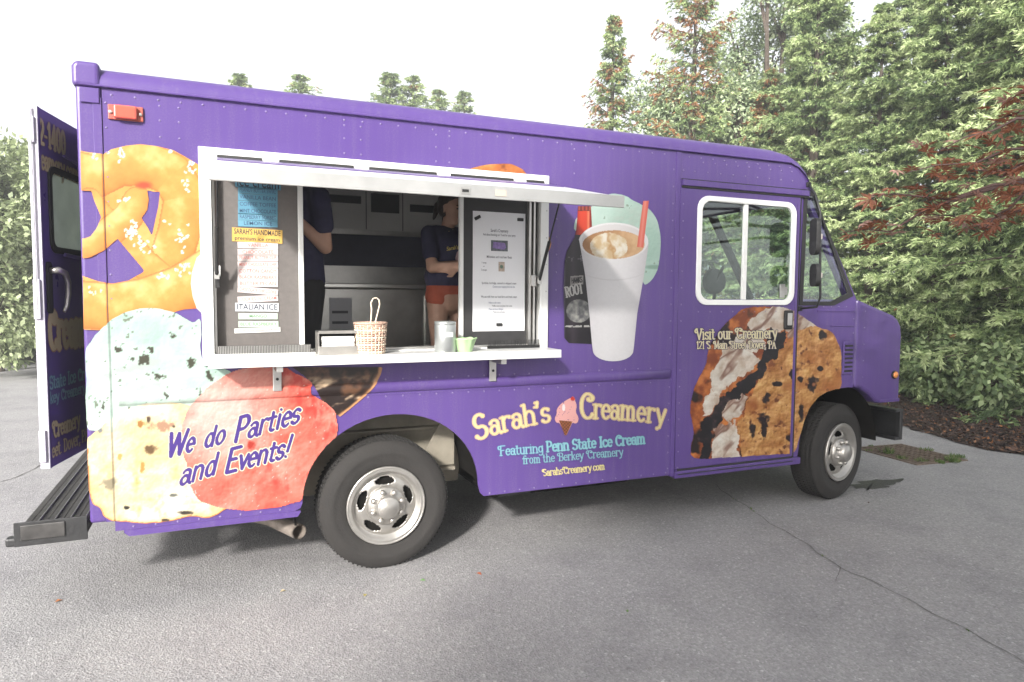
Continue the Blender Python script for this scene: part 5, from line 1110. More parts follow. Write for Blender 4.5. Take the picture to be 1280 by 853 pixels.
p_cookie = lambda a, b: mix(mix(C3(196, 112, 52), C3(232, 158, 86), (fbm(a, b, 12, 4, 91)-.3)*2.4), C3(140, 72, 36), (fbm(a, b, 9, 3, 93)-.62)*6)
graphic('cookie_picture', truck, rough_poly([(583, 213.5), (597, 208), (614, 205), (637, 205), (650, 209), (660, 220), (660, 232), (584, 226)], .8, 8, 3), p_cookie, .003, .0045, label='printed cookie edge above the hatch')
graphic('cookie_picture', truck, rough_poly([(676, 286), (681, 290), (687, 296.6), (689, 307), (685, 316), (682, 328), (676, 332)], .8, 6, 3), p_cookie, .003, .0045, label='printed cookie edge beside the hatch')
# float cup, bottle, mint scoop
o6, s6 = (700, 230), 3.707
graphic('mint_scoop_picture', truck, rough_poly(Zc(o6, s6, [(62, 196), (75, 150), (150, 105), (172, 68), (230, 44), (292, 48), (350, 85), (380, 98), (425, 122), (456, 180), (466, 260), (464, 350), (440, 430), (405, 462), (380, 472), (365, 300), (120, 235), (66, 222)]), .9, 8, 12), lambda a, b: mix(mix(p_mint(a+40, b+60), C3(206, 232, 220), (np.hypot((a-790)/45, (b-300)/60)-.5)*1.3), C3(150, 186, 168), (1-np.hypot((a-818)/16, (b-334)/3.5))*2), .003, .0045, label='printed mint scoop behind the float cup')
def p_bottle(a, b):
    c = mix(C3(26, 20, 28), C3(60, 50, 60), (1-abs(a-716)/9)*.9); red = inpoly(a, b, Zc(o6, s6, [(60, 126), (160, 126), (160, 236), (60, 236)])); t = np.clip((a-719)/19, 0, 1)
    c = np.where(red[..., None], mix(mix(C3(150, 36, 28), C3(232, 74, 46), np.sin(t*3.14)*1.2), C3(255, 150, 110), (1-abs(a-735)/2.5)), c)
    cap = b < o6[1]+124/s6; c = np.where(cap[..., None], mix(C3(110, 40, 36), C3(190, 90, 70), np.sin(a*1.4)*.5+.5), c)
    lab = np.hypot((a-723)/15.5, (b-389)/14.5) < 1; c = np.where(lab[..., None], mix(C3(92, 92, 96), C3(178, 178, 170), (fbm(a, b, 6, 3, 4)-.35)*2.4), c)
    c = np.where((inpoly(a, b, Zc(o6, s6, [(46, 428), (106, 424), (106, 466), (46, 470)])))[..., None], C3(168, 164, 160), c)
    c = np.where(((abs(b-408) < 1.1) & (fbm(a, b, 2.2, 1, 3) > .42) & (a < 737))[..., None], C3(190, 188, 184), c)
    c = np.where(((abs(b-323) < 4) & (fbm(a, b, 3, 2, 5) > .62))[..., None], C3(110, 106, 112), c)
    ed = np.clip((707-a)/2.5, 0, 1)*(b > 330); return mix(c, C3(96, 86, 112), ed)
graphic('bottle_picture', truck, Zc(o6, s6, [(82, 104), (142, 104), (146, 180), (150, 300), (150, 742), (40, 738), (18, 715), (14, 480), (20, 360), (30, 312), (66, 248), (74, 210), (80, 140)]), p_bottle, .0042, .003, label='printed dark root beer bottle with red neck')
def p_cup(a, b):
    t = (a-(o6[0]+90/s6))/(315/s6); c = mix(C3(216, 212, 216), C3(250, 248, 250), np.sin(np.clip(t, 0, 1)*3.14)**.7*1.05); c = c+(fbm(a, b, 2.2, 2, 3)-.5)[..., None]*7
    c = mix(c, C3(222, 218, 220), (1-abs(b-(o6[1]+(446-.0016*(abs(a-766)*s6)**2*.9)/s6))/1.0)*.7)
    ex, ey = (a-(o6[0]+246/s6))/(161/s6), (b-(o6[1]+268/s6))/(86/s6); rim = ex**2+ey**2 < 1; c = np.where(rim[..., None], C3(252, 250, 250), c)
    ix, iy = (a-(o6[0]+246/s6))/(144/s6), (b-(o6[1]+282/s6))/(66/s6); c = np.where((ex**2*1.2+(ey+.05)**2*1.3 < 1)[..., None], C3(236, 232, 232), c)
    liq = ix**2+iy**2 < 1; c = np.where(liq[..., None], mix(C3(176, 124, 76), C3(236, 196, 150), (ix+1)*.55+(fbm(a, b, 7, 3, 8)-.5)*.8), c)
    sx, sy = (a-(o6[0]+226/s6))/(88/s6), (b-(o6[1]+292/s6))/(64/s6); q = sx**2+sy**2+(fbm(a, b, 6, 3, 2)-.5)*.4 < 1
    sc = mix(C3(226, 196, 150), C3(255, 248, 232), (fbm(a, b, 9, 4, 6)-.28)*3-.4*np.clip(sy, 0, 1)); sc = mix(sc, C3(200, 150, 92), (1-abs(sx-.15-.25*sy+(fbm(a, b, 6, 2, 4)-.5)*.5)/.16)*.8); return np.where((q & liq)[..., None], sc, c)
graphic('float_cup_picture', truck, Zc(o6, s6, arc(246, 268, 161, 88, 176, 4, 18)[::1] and [(x, 536-y) for x, y in arc(246, 268, 161, 88, 176, 4, 18)]+[(408, 285), (386, 430), (356, 600), (342, 740)]+[(x, y) for x, y in [(244+94*math.cos(t), 772+50*math.sin(t)) for t in np.linspace(0, math.pi, 17)]]+[(146, 740), (134, 600), (114, 420), (86, 255)]), p_cup, .0055, .0035, label='printed white foam cup of root beer float')
graphic('straw_picture', truck, Zc(o6, s6, [(383, 80), (409, 79), (383, 296), (354, 293)]), lambda a, b: mix(C3(240, 112, 96), C3(255, 160, 140), (1-abs(a-(809-(b-252)*.115)+3)/3)), .0068, .0025, label='printed coral straw')
lettering('lettering', truck, text_segments('ROOT', [(707, 372), (729, 366)], 17, .06, True), [(0, (206, 204, 200))], .002, .0062, label='pale letters ROOT on the printed bottle')
lettering('lettering', truck, text_segments("HANKS", [(714, 354.5), (727.5, 353)], 9.5, .05, False) if all(ch in GL for ch in "HANKS") else text_segments("HAn's", [(714, 354.5), (727.5, 353)], 9.5, .055, False), [(0, (40, 36, 40))], .002, .0062, label='small dark letters in the bottle label box')
# ice cream sandwich on the cab door
o4, s4 = (850, 380), 4.267
SWP = Zc(o4, s4, [(375, 20), (330, 25), (290, 60), (240, 100), (200, 150), (150, 220), (135, 330), (90, 400), (60, 480), (45, 580), (65, 640), (70, 700), (50, 760), (55, 832), (300, 812), (560, 796), (612, 795), (625, 740), (650, 660), (690, 590), (740, 520), (800, 480), (862, 452), (858, 350), (858, 250), (830, 180), (800, 140), (740, 130), (690, 95), (640, 60), (590, 30), (500, 15), (430, 15)])
rc = Zc(o4, s4, [(500, 280), (560, 200), (620, 150), (690, 125), (760, 130), (880, 140), (900, 460), (740, 560), (640, 840), (300, 840), (330, 760), (310, 700), (310, 640), (330, 560), (380, 450), (440, 340)])
ck = Zc(o4, s4, [(560, 145), (550, 210), (500, 280), (440, 340), (380, 440), (340, 470), (250, 530), (210, 560), (215, 640), (150, 660), (150, 840), (100, 840), (110, 700), (105, 650), (150, 570), (190, 520), (260, 470), (330, 400), (400, 340), (430, 260), (450, 180), (490, 140)])
crm = [Zc(o4, s4, q) for q in ([(220, 260), (300, 240), (390, 260), (415, 310), (330, 370), (280, 420), (240, 450), (190, 512), (160, 440), (150, 380), (190, 310)], [(160, 450), (192, 512), (130, 590), (108, 612), (125, 520)], [(240, 540), (330, 470), (352, 490), (300, 600), (240, 632), (213, 590)], [(170, 650), (300, 615), (312, 700), (300, 840), (170, 840), (158, 740)], [(370, 70), (440, 10), (560, 10), (600, 60), (560, 130), (480, 145), (400, 160), (360, 110)], [(590, 30), (690, 85), (720, 128), (640, 145), (590, 175), (565, 190), (560, 140)], [(300, 160), (420, 150), (440, 230), (380, 256), (300, 240), (260, 250)])]
def p_sand(a, b):
    w = 17; u = a+(fbm(a, b, 14, 5, 101)-.5)*w; v = b+(fbm(a+50, b, 14, 5, 103)-.5)*w; n = fbm(a, b, 9, 5, 105)
    c = mix(C3(150, 72, 30), C3(232, 140, 66), (n-.32)*2.8); c = mix(c, C3(38, 22, 18), (fbm(a, b, 17, 3, 107)-.56)*9)
    for q in crm: k = inpoly(u, v, q); cc = mix(C3(206, 182, 160), C3(250, 242, 228), (fbm(a, b, 14, 5, 109)-.28)*2.6)+emboss(a, b, 16, 109, 120, 4); vein = 1-abs(fbm(a+b*.8, b*.3-a*.2, 30, 4, 131)-.5)*16; cc = mix(cc, C3(120, 72, 56), vein*.75); c = np.where(k[..., None], cc, c)
    k = inpoly(u, v, ck); c = np.where(k[..., None], mix(C3(20, 16, 22), C3(78, 56, 58), (fbm(a, b, 11, 4, 111)-.56)*5), c)
    k = inpoly(u, v, rc); cc = mix(C3(196, 132, 70), C3(240, 184, 112), (fbm(a, b, 15, 5, 113)-.3)*2.6)+emboss(a, b, 9, 113, 190); cc = mix(cc, C3(120, 64, 34), (fbm(a, b, 6.5, 3, 115)-.66)*7); cc = mix(cc, C3(180, 104, 48), (fbm(a, b, 30, 3, 117)-.56)*4)
    for x, y, rx, ry, s in ((705, 430, 34, 50, 1), (592, 375, 16, 34, 2), (755, 170, 26, 26, 3), (380, 665, 18, 46, 4), (440, 620, 34, 40, 5), (575, 720, 18, 24, 6), (455, 500, 22, 30, 7), (515, 425, 26, 14, 8), (640, 400, 16, 18, 9), (745, 345, 18, 14, 10), (440, 690, 18, 30, 11), (645, 580, 14, 60, 12)):
        e = np.hypot((a-o4[0]-x/s4)*s4/rx, (b-o4[1]-y/s4)*s4/ry)+(fbm(a, b, 6, 3, 120+s)-.5)*1.5; cc = mix(cc, C3(38, 24, 26), (1-e)*2.6)
    e = np.hypot((a-o4[0]-712/s4)*s4/12, (b-o4[1]-430/s4)*s4/14); cc = mix(cc, C3(176, 110, 66), (1-e)*2); return np.where(k[..., None], cc, c)
cutD = lambda X, Z: inpoly(X, Z, [(x-.004, z) for x, z in archF]+[(5.3, .9), (5.3, .2), (4.58, .2)]) | (Z < .414) & (X < 4.506) | ((X > 4.503) & (X < 4.518)) | (Z < .40)
graphic('sandwich_picture', truck, rough_poly(SWP, .9, 7, 14), p_sand, .003, .0042, label='printed chocolate chip ice cream sandwich', cut=cutD)
# ---- lettering
PUR, CRM = (92, 66, 156), (255, 246, 204); PD = (66, 46, 120)
lg = [(0, (255, 238, 175)), (.4, (186, 130, 100)), (.95, (252, 218, 190))]
oz, sz = (580, 480), 4.741
def zb(*p): return [(oz[0]+a/sz, oz[1]+b/sz) for a, b in p]
lettering('lettering', truck, text_segments("Sarah's", zb((62, 338), (300, 250), (512, 222)), 34, .043, caps=1.2), lg, label="cream slab letters Sarah's")
lettering('lettering', truck, text_segments("Creamery", zb((688, 204), (900, 198), (1194, 238)), 34, .041, caps=1.25), lg, label='cream slab letters Creamery')
lettering('lettering', truck, text_segments('Featuring', zb((200, 425), (470, 405)), 15.5, .046, caps=1.05, swash=True), [(0, (156, 214, 226)), (.5, (110, 140, 190))], label='pale blue letters Featuring')
lettering('lettering', truck, text_segments('Penn State Ice Cream', zb((486, 402), (1072, 352)), 17.5, .060), [(0, (156, 220, 230)), (.3, (120, 160, 200))], label='bold pale blue letters Penn State Ice Cream')
lettering('lettering', truck, text_segments('from the Berkey Creamery', zb((346, 474), (942, 424)), 13.5, .050, swash=True), [(0, (150, 208, 222))], .002, label='pale blue letters from the Berkey Creamery')
lettering('lettering', truck, text_segments('SarahsCreamery.com', zb((462, 546), (832, 506)), 11.5, .056, swash=True), [(0, (255, 238, 170))], .002, label='cream web address letters')
lettering('lettering', truck, text_segments('Visit our Creamery', [(867, 424.5), (970, 422.5)], 18, .050, swash=True), [(0, (255, 244, 196)), (.7, (60, 46, 100))], label='cream letters Visit our Creamery')
lettering('lettering', truck, text_segments('121 S. Main Street Dover, PA', [(869, 436), (968, 435.5)], 13, .050, swash=True), [(0, (255, 242, 200)), (.6, (56, 44, 96))], .002, label='small cream street address letters')
op, sp_ = (100, 480), 3.765
def zs_(*p): return [(op[0]+a/sp_, op[1]+b/sp_) for a, b in p]
scr = [(0, (84, 58, 150)), (1.2, (255, 248, 214))]
for t, ba in (('We', ((405, 345), (535, 312))), ('do', ((580, 300), (680, 275))), ('Parties', ((718, 275), (1030, 178))), ('and', ((465, 478), (640, 420))), ('Events!', ((676, 420), (985, 340)))):
    lettering('lettering', truck, text_segments(t, zs_(*ba), 31 if t != 'do' else 30, .082, serif=False, shear=.50, caps=1.2, nib=.5), scr, .0018, yoff=.0088, label='purple script letters '+t)
# soft ice cream emblem between the two words
def p_cone(a, b):
    A_, B_ = (a-oz[0])*sz, (b-oz[1])*sz; c = np.zeros(np.shape(a)+(3,)); c[:] = (255, 190, 184)
    c = np.where((inpoly(A_, B_, [(560, 215), (640, 222), (598, 316)]))[..., None], C3(168, 98, 58), c); k = inpoly(A_, B_, [(560, 215), (640, 222), (598, 316)]) & ((np.sin((A_+B_)*.32) > .75) | (np.sin((A_-B_)*.32) > .75)); c = np.where(k[..., None], C3(90, 50, 34), c)
    c = np.where((np.hypot(A_-642, B_-88) < 13)[..., None], C3(226, 62, 46), c); c = np.where((np.hypot((A_-588)/9, (B_-140)/20) < 1)[..., None], C3(255, 250, 248), c)
    c = np.where(((fbm(a, b, 1.6, 1, 4) > .86) & (B_ < 215))[..., None], C3(150, 120, 160), c); return c
graphic('cone_emblem', truck, smooth_poly(zb((598, 318), (580, 265), (562, 228), (545, 232), (533, 205), (548, 175), (546, 150), (570, 118), (610, 92), (632, 82), (640, 72), (654, 80), (656, 98), (667, 130), (658, 165), (678, 200), (672, 228), (655, 236), (640, 226), (625, 262)), 1), p_cone, .0062, .0022, label='printed pink ice cream cone emblem')

# ================================================================ things on the shelf
def on_shelf(px, py): x, y = G(px, py, SHZ); return x, y, SHZ
# napkin dispenser
x, y, z = on_shelf(418.5, 441); y = max(-.20, min(-.10, y)); nd = thing('napkin_dispenser', 'chrome and black napkin dispenser on the serving shelf', 'dispenser', (x, y, z)); w = .105
MB().box(x-w, x+w, y-.045, y+.075, z+.0005, z+.010).obj('base', M_chrome, nd, bevel=.003)
MB().box(x-w, x+w, y-.050, y-.0455, z+.0005, z+.045).obj('front_plate', M_chrome, nd, bevel=.003)
MB().box(x-w, x+w, y+.0755, y+.080, z+.0005, z+.125).obj('back_plate', M_blkm, nd); MB().box(x-w, x-w+.005, y-.0445, y+.075, z+.0105, z+.120).obj('side_plate', M_chrome, nd); MB().box(x+w-.005, x+w, y-.0445, y+.075, z+.0105, z+.120).obj('side_plate', M_blkm, nd)
MB().box(x-w, x+w, y-.050, y+.075, z+.1205, z+.127).obj('lid', M_blkm, nd, bevel=.003); MB().box(x-w, x+w, y-.053, y-.0505, z+.112, z+.128).obj('rim', M_chrome, nd)
mbn = MB(); r_ = random.Random(2)
for i in range(9): mbn.box(x-w+.018+r_.uniform(0, .004), x+w-.018-r_.uniform(0, .004), y-.040+r_.uniform(-.004, .004), y+.06, z+.0115+i*.0095, z+.0115+i*.0095+.008)
mbn.obj('napkins', mat('napkin_paper', (.82, .81, .79), .8), nd, bevel=.002)
# basket
x, y, z = on_shelf(463.5, 442); y = max(-.16, min(-.10, y)); bk = thing('wicker_basket', 'small pale woven wicker basket with tall loop handle on the shelf', 'basket', (x, y, z))
M_wick = mat('wicker', (.50, .33, .25), .7, var=.25, vscale=60); M_wick2 = mat('wicker_pale', (.72, .60, .46), .7, var=.2, vscale=60)
for k in range(12):
    zz = z+.012+k*.0128; rr = .072+.010*k/11; pts = []
    for i in range(97): a = 2*math.pi*i/96; q = rr+.0038*math.sin(12*a+(math.pi if k % 2 else 0)); pts.append((x+q*math.cos(a), y+q*math.sin(a), zz))
    MB().tube(pts, .0050, 6, cap=False).obj('weave', M_wick if k % 3 else M_wick2, bk, smooth=True)
for i in range(24): a = 2*math.pi*(i+.5)/24; MB().tube([(x+.072*math.cos(a), y+.072*math.sin(a), z+.002), (x+.084*math.cos(a), y+.084*math.sin(a), z+.165)], .0034, 5).obj('stake', M_wick2, bk)
MB().tube([(x+.085*math.cos(a), y+.085*math.sin(a), z+.165) for a in np.linspace(0, 2*math.pi, 33)], .007, 7, cap=False).obj('rim', M_wick, bk, smooth=True)
MB().lathe([(.073, 0.0005), (.073, .008)], (x, y, z), 'z', 24).obj('base', M_wick, bk)
hp = [(x+.010, y-.02, z+.10), (x-.004, y-.02, z+.165), (x+.002, y-.02, z+.24), (x-.002, y-.02, z+.275), (x+.010, y-.02, z+.298), (x+.028, y-.02, z+.303), (x+.042, y-.02, z+.292), (x+.046, y-.02, z+.268), (x+.036, y-.02, z+.225), (x+.020, y-.02, z+.165), (x+.012, y-.02, z+.10)]
MB().tube(hp, .0042, 7).obj('handle', M_wick2, bk, smooth=True)
MB().lathe([(.070, .008), (.076, .11)], (x, y, z), 'z', 20).obj('lining', mat('pink_lining', (.22, .11, .09), .8), bk)
# tin canister
x, y, z = on_shelf(564, 442); y = max(-.16, min(-.09, y)); tn = thing('tin_canister', 'grey metal canister with a small white label on the shelf', 'canister', (x, y, z)); M_tin = mat('galvanised', (.48, .50, .49), .33, metal=.75, var=.12, vscale=12)
MB().lathe([(.058, .0005), (.060, .004), (.060, .150), (.0585, .154), (.0605, .158), (.0605, .172), (.056, .173), (.055, .02), (.001, .018)], (x, y, z), 'z', 40, caps=False).obj('body', M_tin, tn, smooth=True)
MB().lathe([(.054, .145), (.001, .150)], (x, y, z), 'z', 30, caps=False).obj('lid', M_tin, tn)
pl = []; 
for i in range(9): a = math.radians(-118+i*7); pl += [(x+.0612*math.cos(a), y+.0612*math.sin(a), z+.088), (x+.0612*math.cos(a), y+.0612*math.sin(a), z+.113)]
MB().add(pl, [(2*i, 2*i+2, 2*i+3, 2*i+1) for i in range(8)]).obj('label', mat('paper_label', (.8, .8, .79), .7), tn, smooth=True)
text_at('lettering', 'TIPS', mat('label_ink', (.2, .2, .2), .7), tn, x-.022, y-.0605, z+.1005, .014) if 0 else None
# green bowl
x, y, z = on_shelf(598, 443.5); y = max(-.17, min(-.10, y)); M_green = mat('mint_plastic', (.46, .66, .36), .45, trans=.15)
def scallop(prof, inner):
    V = []; n = 60
    for r, h in prof:
        for k in range(n):
            a = 2*math.pi*k/n; t = h/.08; q = r*(1+.05*t*t*math.cos(10*a)); V.append((x+q*math.cos(a), y+q*math.sin(a), z+h+(.003*math.cos(8*a)*t**3 if h > .05 else 0)))
    F = [(i*n+k, i*n+(k+1) % n, (i+1)*n+(k+1) % n, (i+1)*n+k) for i in range(len(prof)-1) for k in range(n)]; F.append(tuple(range(n-1, -1, -1))); F.append(tuple((len(prof)-1)*n+k for k in range(n))); return MB().add(V, F)
tag(scallop([(.040, .0005), (.043, .004), (.052, .035), (.064, .070), (.070, .078), (.066, .077), (.058, .055), (.046, .02), (.030, .012)], 0).obj('scalloped_bowl', M_green, smooth=True), 'pale green bowl with scalloped rim on the shelf', 'bowl')
# paper menu with magnets on the black panel
(xa, za), (xb, zb_) = S(591, 414.5, .03), S(657, 267.5, .03); x0, x1 = xa, xb; z0, z1 = za, zb_
pm = thing('paper_menu', 'long white paper menu held by magnets on the black panel', 'menu', ((x0+x1)/2, .032, z0))
MB().box(x0, x1, .0335, .0352, z0, z1).obj('sheet', mat('menu_paper', (.74, .74, .76), .6, var=.03, vscale=6), pm); xm = (x0+x1)/2; H_ = z1-z0
M_ink2 = mat('menu_ink', (.05, .05, .07), .7); M_inkb = mat('menu_ink_blue', (.10, .12, .22), .7)
for t, f, szz, xx, m in (("Sarah's Creamery", .845, .026, xm, M_ink2), ('Ask about booking our Truck for your party', .81, .019, xm, M_ink2), ('Milkshakes and root beer floats', .625, .021, xm, M_ink2), ('1 scoop', .575, .016, xm-.10, M_ink2), ('or', .545, .014, xm-.10, M_ink2), ('2 scoops', .515, .016, xm-.10, M_ink2), ('Sprinkles, hot fudge, caramel or whipped cream', .405, .019, xm, M_ink2), ('Choose your topping from the list', .375, .017, xm+.03, M_inkb), ('We use milk from our local farm and fresh cream', .29, .019, xm, M_ink2), ('Follow us for more', .24, .016, xm-.03, M_inkb), ('Waffle cones and gluten free cones', .213, .015, xm+.02, M_ink2), ('Please ask about allergies', .186, .015, xm-.02, M_inkb), ('Thank you and enjoy', .16, .015, xm, M_ink2)):
    text_at('lettering', t, m, pm, xx, .0331, z0+H_*f, szz, squeeze=.62, bold=.012)
MB().box(xm-.055, xm+.055, .0325, .0333, z0+H_*.675, z0+H_*.765).obj('photo', mat('photo_dark', (.09, .10, .11), .4, var=.6, vscale=60), pm)
MB().xz([(xm-.045, z0+H_*.70), (xm+.03, z0+H_*.688), (xm+.045, z0+H_*.71), (xm+.035, z0+H_*.745), (xm-.04, z0+H_*.75)], .0318, .0324).obj('photo_truck', mat('photo_purple', (.20, .13, .34), .4, var=.5, vscale=80), pm)
MB().box(xm-.005, xm+.035, .0325, .0333, z0+H_*.505, z0+H_*.585).obj('photo', mat('photo_tan', (.42, .34, .28), .4, var=.4, vscale=70), pm); MB().lathe([(.011, .0316), (.011, .0324)], (xm+.014, 0, z0+H_*.545), 'y', 12).obj('photo_scoop', mat('photo_green', (.10, .16, .11), .4), pm)
for xx, f, ro in ((x0+.028, .945, .5), (x1-.035, .948, 0), (xm, .055, 0)):
    me = MB().box(-.020, .020, .0225, .0334, -.0095, .0095).me('magnet'); me.transform(Matrix.Translation((xx, 0, z0+H_*f)) @ Matrix.Rotation(-ro, 4, 'Y')); obj('magnet', me, M_blk, pm, bevel=.003)

# ================================================================ the two people inside
def capsule(mb, a, b, ra, rb, n=12, m=5, flat=1., fdir=None):
    a, b = Vector(a), Vector(b); t = (b-a); L = t.length; t = t.normalized() if L > 1e-6 else Vector((0, 0, 1))
    u = t.orthogonal().normalized()
    if fdir is not None:
        f = Vector(fdir); f = f-t*f.dot(t); u = f.normalized() if f.length > 1e-5 else u
    w = t.cross(u); rings = []
    for i in range(m): an = math.pi/2*(i/(m-1)); rings.append((a-t*ra*math.cos(an), max(1e-4, ra*math.sin(an))))
    for i in range(m): an = math.pi/2*(i/(m-1)); rings.append((b+t*rb*math.sin(an), max(1e-4, rb*math.cos(an))))
    V = [c+(u*math.cos(k*2*math.pi/n)*flat+w*math.sin(k*2*math.pi/n))*r for c, r in rings for k in range(n)]; N_ = len(rings)
    mb.add(V, [(i*n+k, i*n+(k+1) % n, (i+1)*n+(k+1) % n, (i+1)*n+k) for i in range(N_-1) for k in range(n)]+[tuple(range(n-1, -1, -1)), tuple((N_-1)*n+k for k in range(n))])
def flesh(parts, vox, name):
    mb = MB()
    for p in parts: capsule(mb, *p[:4], **(p[4] if len(p) > 4 else {}))
    o = bpy.data.objects.new('t', mb.me('t')); COL.objects.link(o)
    r = o.modifiers.new('r', 'REMESH'); r.mode = 'VOXEL'; r.voxel_size = vox
    s = o.modifiers.new('s', 'SMOOTH'); s.factor = .5; s.iterations = 5
    me = eval_mesh(o); bpy.data.objects.remove(o); me.name = name; return me
def hand(parts, wrist, d, nrm, thumb, curl=.5):
    d, nrm = Vector(d).normalized(), Vector(nrm).normalized(); sd = d.cross(nrm).normalized()*thumb; wr = Vector(wrist)
    parts.append((wr, wr+d*.075, .026, .034, dict(flat=.5, fdir=nrm)))
    for i, (l, o) in enumerate(((.066, .030), (.075, .010), (.070, -.010), (.055, -.028))):
        p = wr+d*.085+sd*o; q = p+d*l*.5-nrm*l*.5*curl; e = q+(d*(1-curl)-nrm*curl).normalized()*l*.5; parts += [(p-d*.02, q, .0095, .0088), (q, e, .0088, .0075)]
    p = wr+d*.03+sd*.026; q = p+(d*.6+sd*.8).normalized()*.042; parts += [(p, q, .012, .0105), (q, q+(d*.9-nrm*.3).normalized()*.03, .0105, .0085)]
M_skin = mat('skin', (.52, .31, .225), .5, var=.08, vscale=20, spec=.35); M_shirt = mat('navy_shirt', (.032, .030, .072), .85, var=.25, vscale=14, bump=.3, bscale=30); M_hair = mat('dark_hair', (.045, .030, .024), .5, var=.4, vscale=60, bump=.5, bscale=120)
FZ = .751
def face(parts, c, fwd, r):                                # head, jaw, nose, ears
    c, fwd = Vector(c), Vector(fwd).normalized(); up = Vector((0, 0, 1)); sd = fwd.cross(up).normalized(); up = sd.cross(fwd)
    parts += [(c+up*.03-fwd*.012, c+up*.03+fwd*.006, r*1.0, r*.98), (c-up*.02+fwd*.012, c-up*.075+fwd*.035, r*.76, r*.50), (c+up*.012+fwd*(r+.004), c-up*.022+fwd*(r+.018), .009, .013)]
    parts += [(c+sd*s*(r-.005)-fwd*.012+up*.014, c+sd*s*(r-.002)-fwd*.006-up*.026, .015, .010, dict(flat=.45, fdir=sd)) for s in (-1, 1)]
    parts += [(c+up*.034+fwd*(r-.004)+sd*s*.014, c+up*.030+fwd*(r-.014)+sd*s*.05, .009, .007) for s in (-1, 1)]
    parts += [(c-up*.052+fwd*(r-.004)+sd*.014, c-up*.052+fwd*(r-.004)-sd*.014, .008, .008)]
    return sd, up, fwd
# the woman with crossed arms
X0, Y0 = 2.105, .98; pr = []; F2 = Vector((.35, -.94, 0)).normalized(); S2 = Vector((.94, .35, 0))   # the way she faces; her left hand side
def B(s, f, z): return Vector((X0, Y0, FZ+z))+S2*s+F2*f
sh_z = 1.315
pr += [(B(0, .0, .84), B(0, .0, 1.0), .135, .115, dict(flat=1.22, fdir=S2)), (B(0, .0, 1.0), B(0, .005, 1.22), .112, .125, dict(flat=1.2, fdir=S2)), (B(-.10, 0, 1.29), B(.10, 0, 1.29), .062, .062), (B(0, -.01, 1.30), B(.005, .01, 1.40), .050, .046)]
for s in (-1, 1):
    pr += [(B(s*.09, 0, .82), B(s*.095, .02, .46), .085, .056), (B(s*.095, .02, .46), B(s*.095, -.01, .40), .054, .05), (B(s*.095, -.005, .38), B(s*.10, -.02, .09), .054, .034), (B(s*.10, -.03, .045), B(s*.115, .12, .03), .035, .03)]
eR, eL = B(-.205, .085, 1.045), B(.205, .085, 1.045); wR, wL = B(.045, .215, 1.085), B(-.05, .20, 1.045)
pr += [(B(-.165, 0, 1.285), eR, .050, .040), (eR, wR, .040, .027), (B(.165, 0, 1.285), eL, .050, .040), (eL, wL, .040, .027)]
hand(pr, wR, S2*.9-F2*.35, F2, 1, .35); hand(pr, wL, -S2*.9-F2*.45, F2, -1, .35)
hd = B(.012, .035, 1.475); sd, up, fw = face(pr, hd, Vector((.58, -.80, -.20)), .078)
w2 = thing('person', 'woman in navy shirt and red shorts standing inside with arms crossed', 'person', (X0, Y0, FZ))
obj('body', flesh(pr, .0075, 'body'), M_skin, w2, smooth=True)
sp2 = [(B(0, 0, .985), B(0, 0, 1.05), .150, .136, dict(flat=1.24, fdir=S2)), (B(0, .0, 1.0), B(0, .008, 1.20), .130, .140, dict(flat=1.2, fdir=S2)), (B(-.12, 0, 1.285), B(.12, 0, 1.285), .074, .074)]
for s, e in ((-1, eR), (1, eL)): a = B(s*.165, 0, 1.29); sp2.append((a, a*.40+e*.60, .064, .062))
obj('shirt', flesh(sp2, .0085, 'shirt'), M_shirt, w2, smooth=True)
sp2 = [(B(0, 0, .88), B(0, 0, .92), .137, .135, dict(flat=1.24, fdir=S2))]+[(B(s*.088, 0, .85), B(s*.09, .005, .84), .096, .096) for s in (-1, 1)]
obj('shorts', flesh(sp2, .010, 'shorts'), mat('red_shorts', (.40, .085, .045), .8, var=.15, vscale=12), w2, smooth=True)
hp_ = [(hd+up*.052-fw*.034, hd+up*.052-fw*.020, .086, .082), (hd-fw*.045+up*.0, hd-fw*.03+up*.04, .072, .075), (hd-fw*.085+up*.045, hd-fw*.13+up*.01, .040, .030), (hd-fw*.13+up*.01, hd-fw*.15-up*.09, .030, .012)]
obj('hair', flesh(hp_, .008, 'hair'), M_hair, w2, smooth=True)
hb_ = flesh([(hd-fw*.09+up*.066, hd-fw*.098+up*.02, .020, .020)], .006, 'hair_tie'); obj('hair_tie', hb_, mat('red_tie', (.45, .05, .04), .6), w2, smooth=True)
for s in (-1, 1):
    MB().lathe([(.001, -.006), (.009, -.004), (.011, 0), (.009, .004), (.001, .006)], tuple(hd+fw*.0735+sd*s*.030+up*.013), 'z', 10, caps=False).obj('eye', mat('eye_dark', (.05, .035, .03), .3), w2, smooth=True)
    a = hd+fw*.083+sd*s*.015+up*.036; b = hd+fw*.072+sd*s*.048+up*.034; MB().tube([a, a*.5+b*.5+up*.004, b], .0038, 6).obj('eyebrow', M_hair, w2)
obj('lips', flesh([(hd-up*.050+fw*.077+sd*.016, hd-up*.050+fw*.077-sd*.016, .007, .007)], .004, 'lips'), mat('lips', (.42, .16, .14), .5), w2, smooth=True)
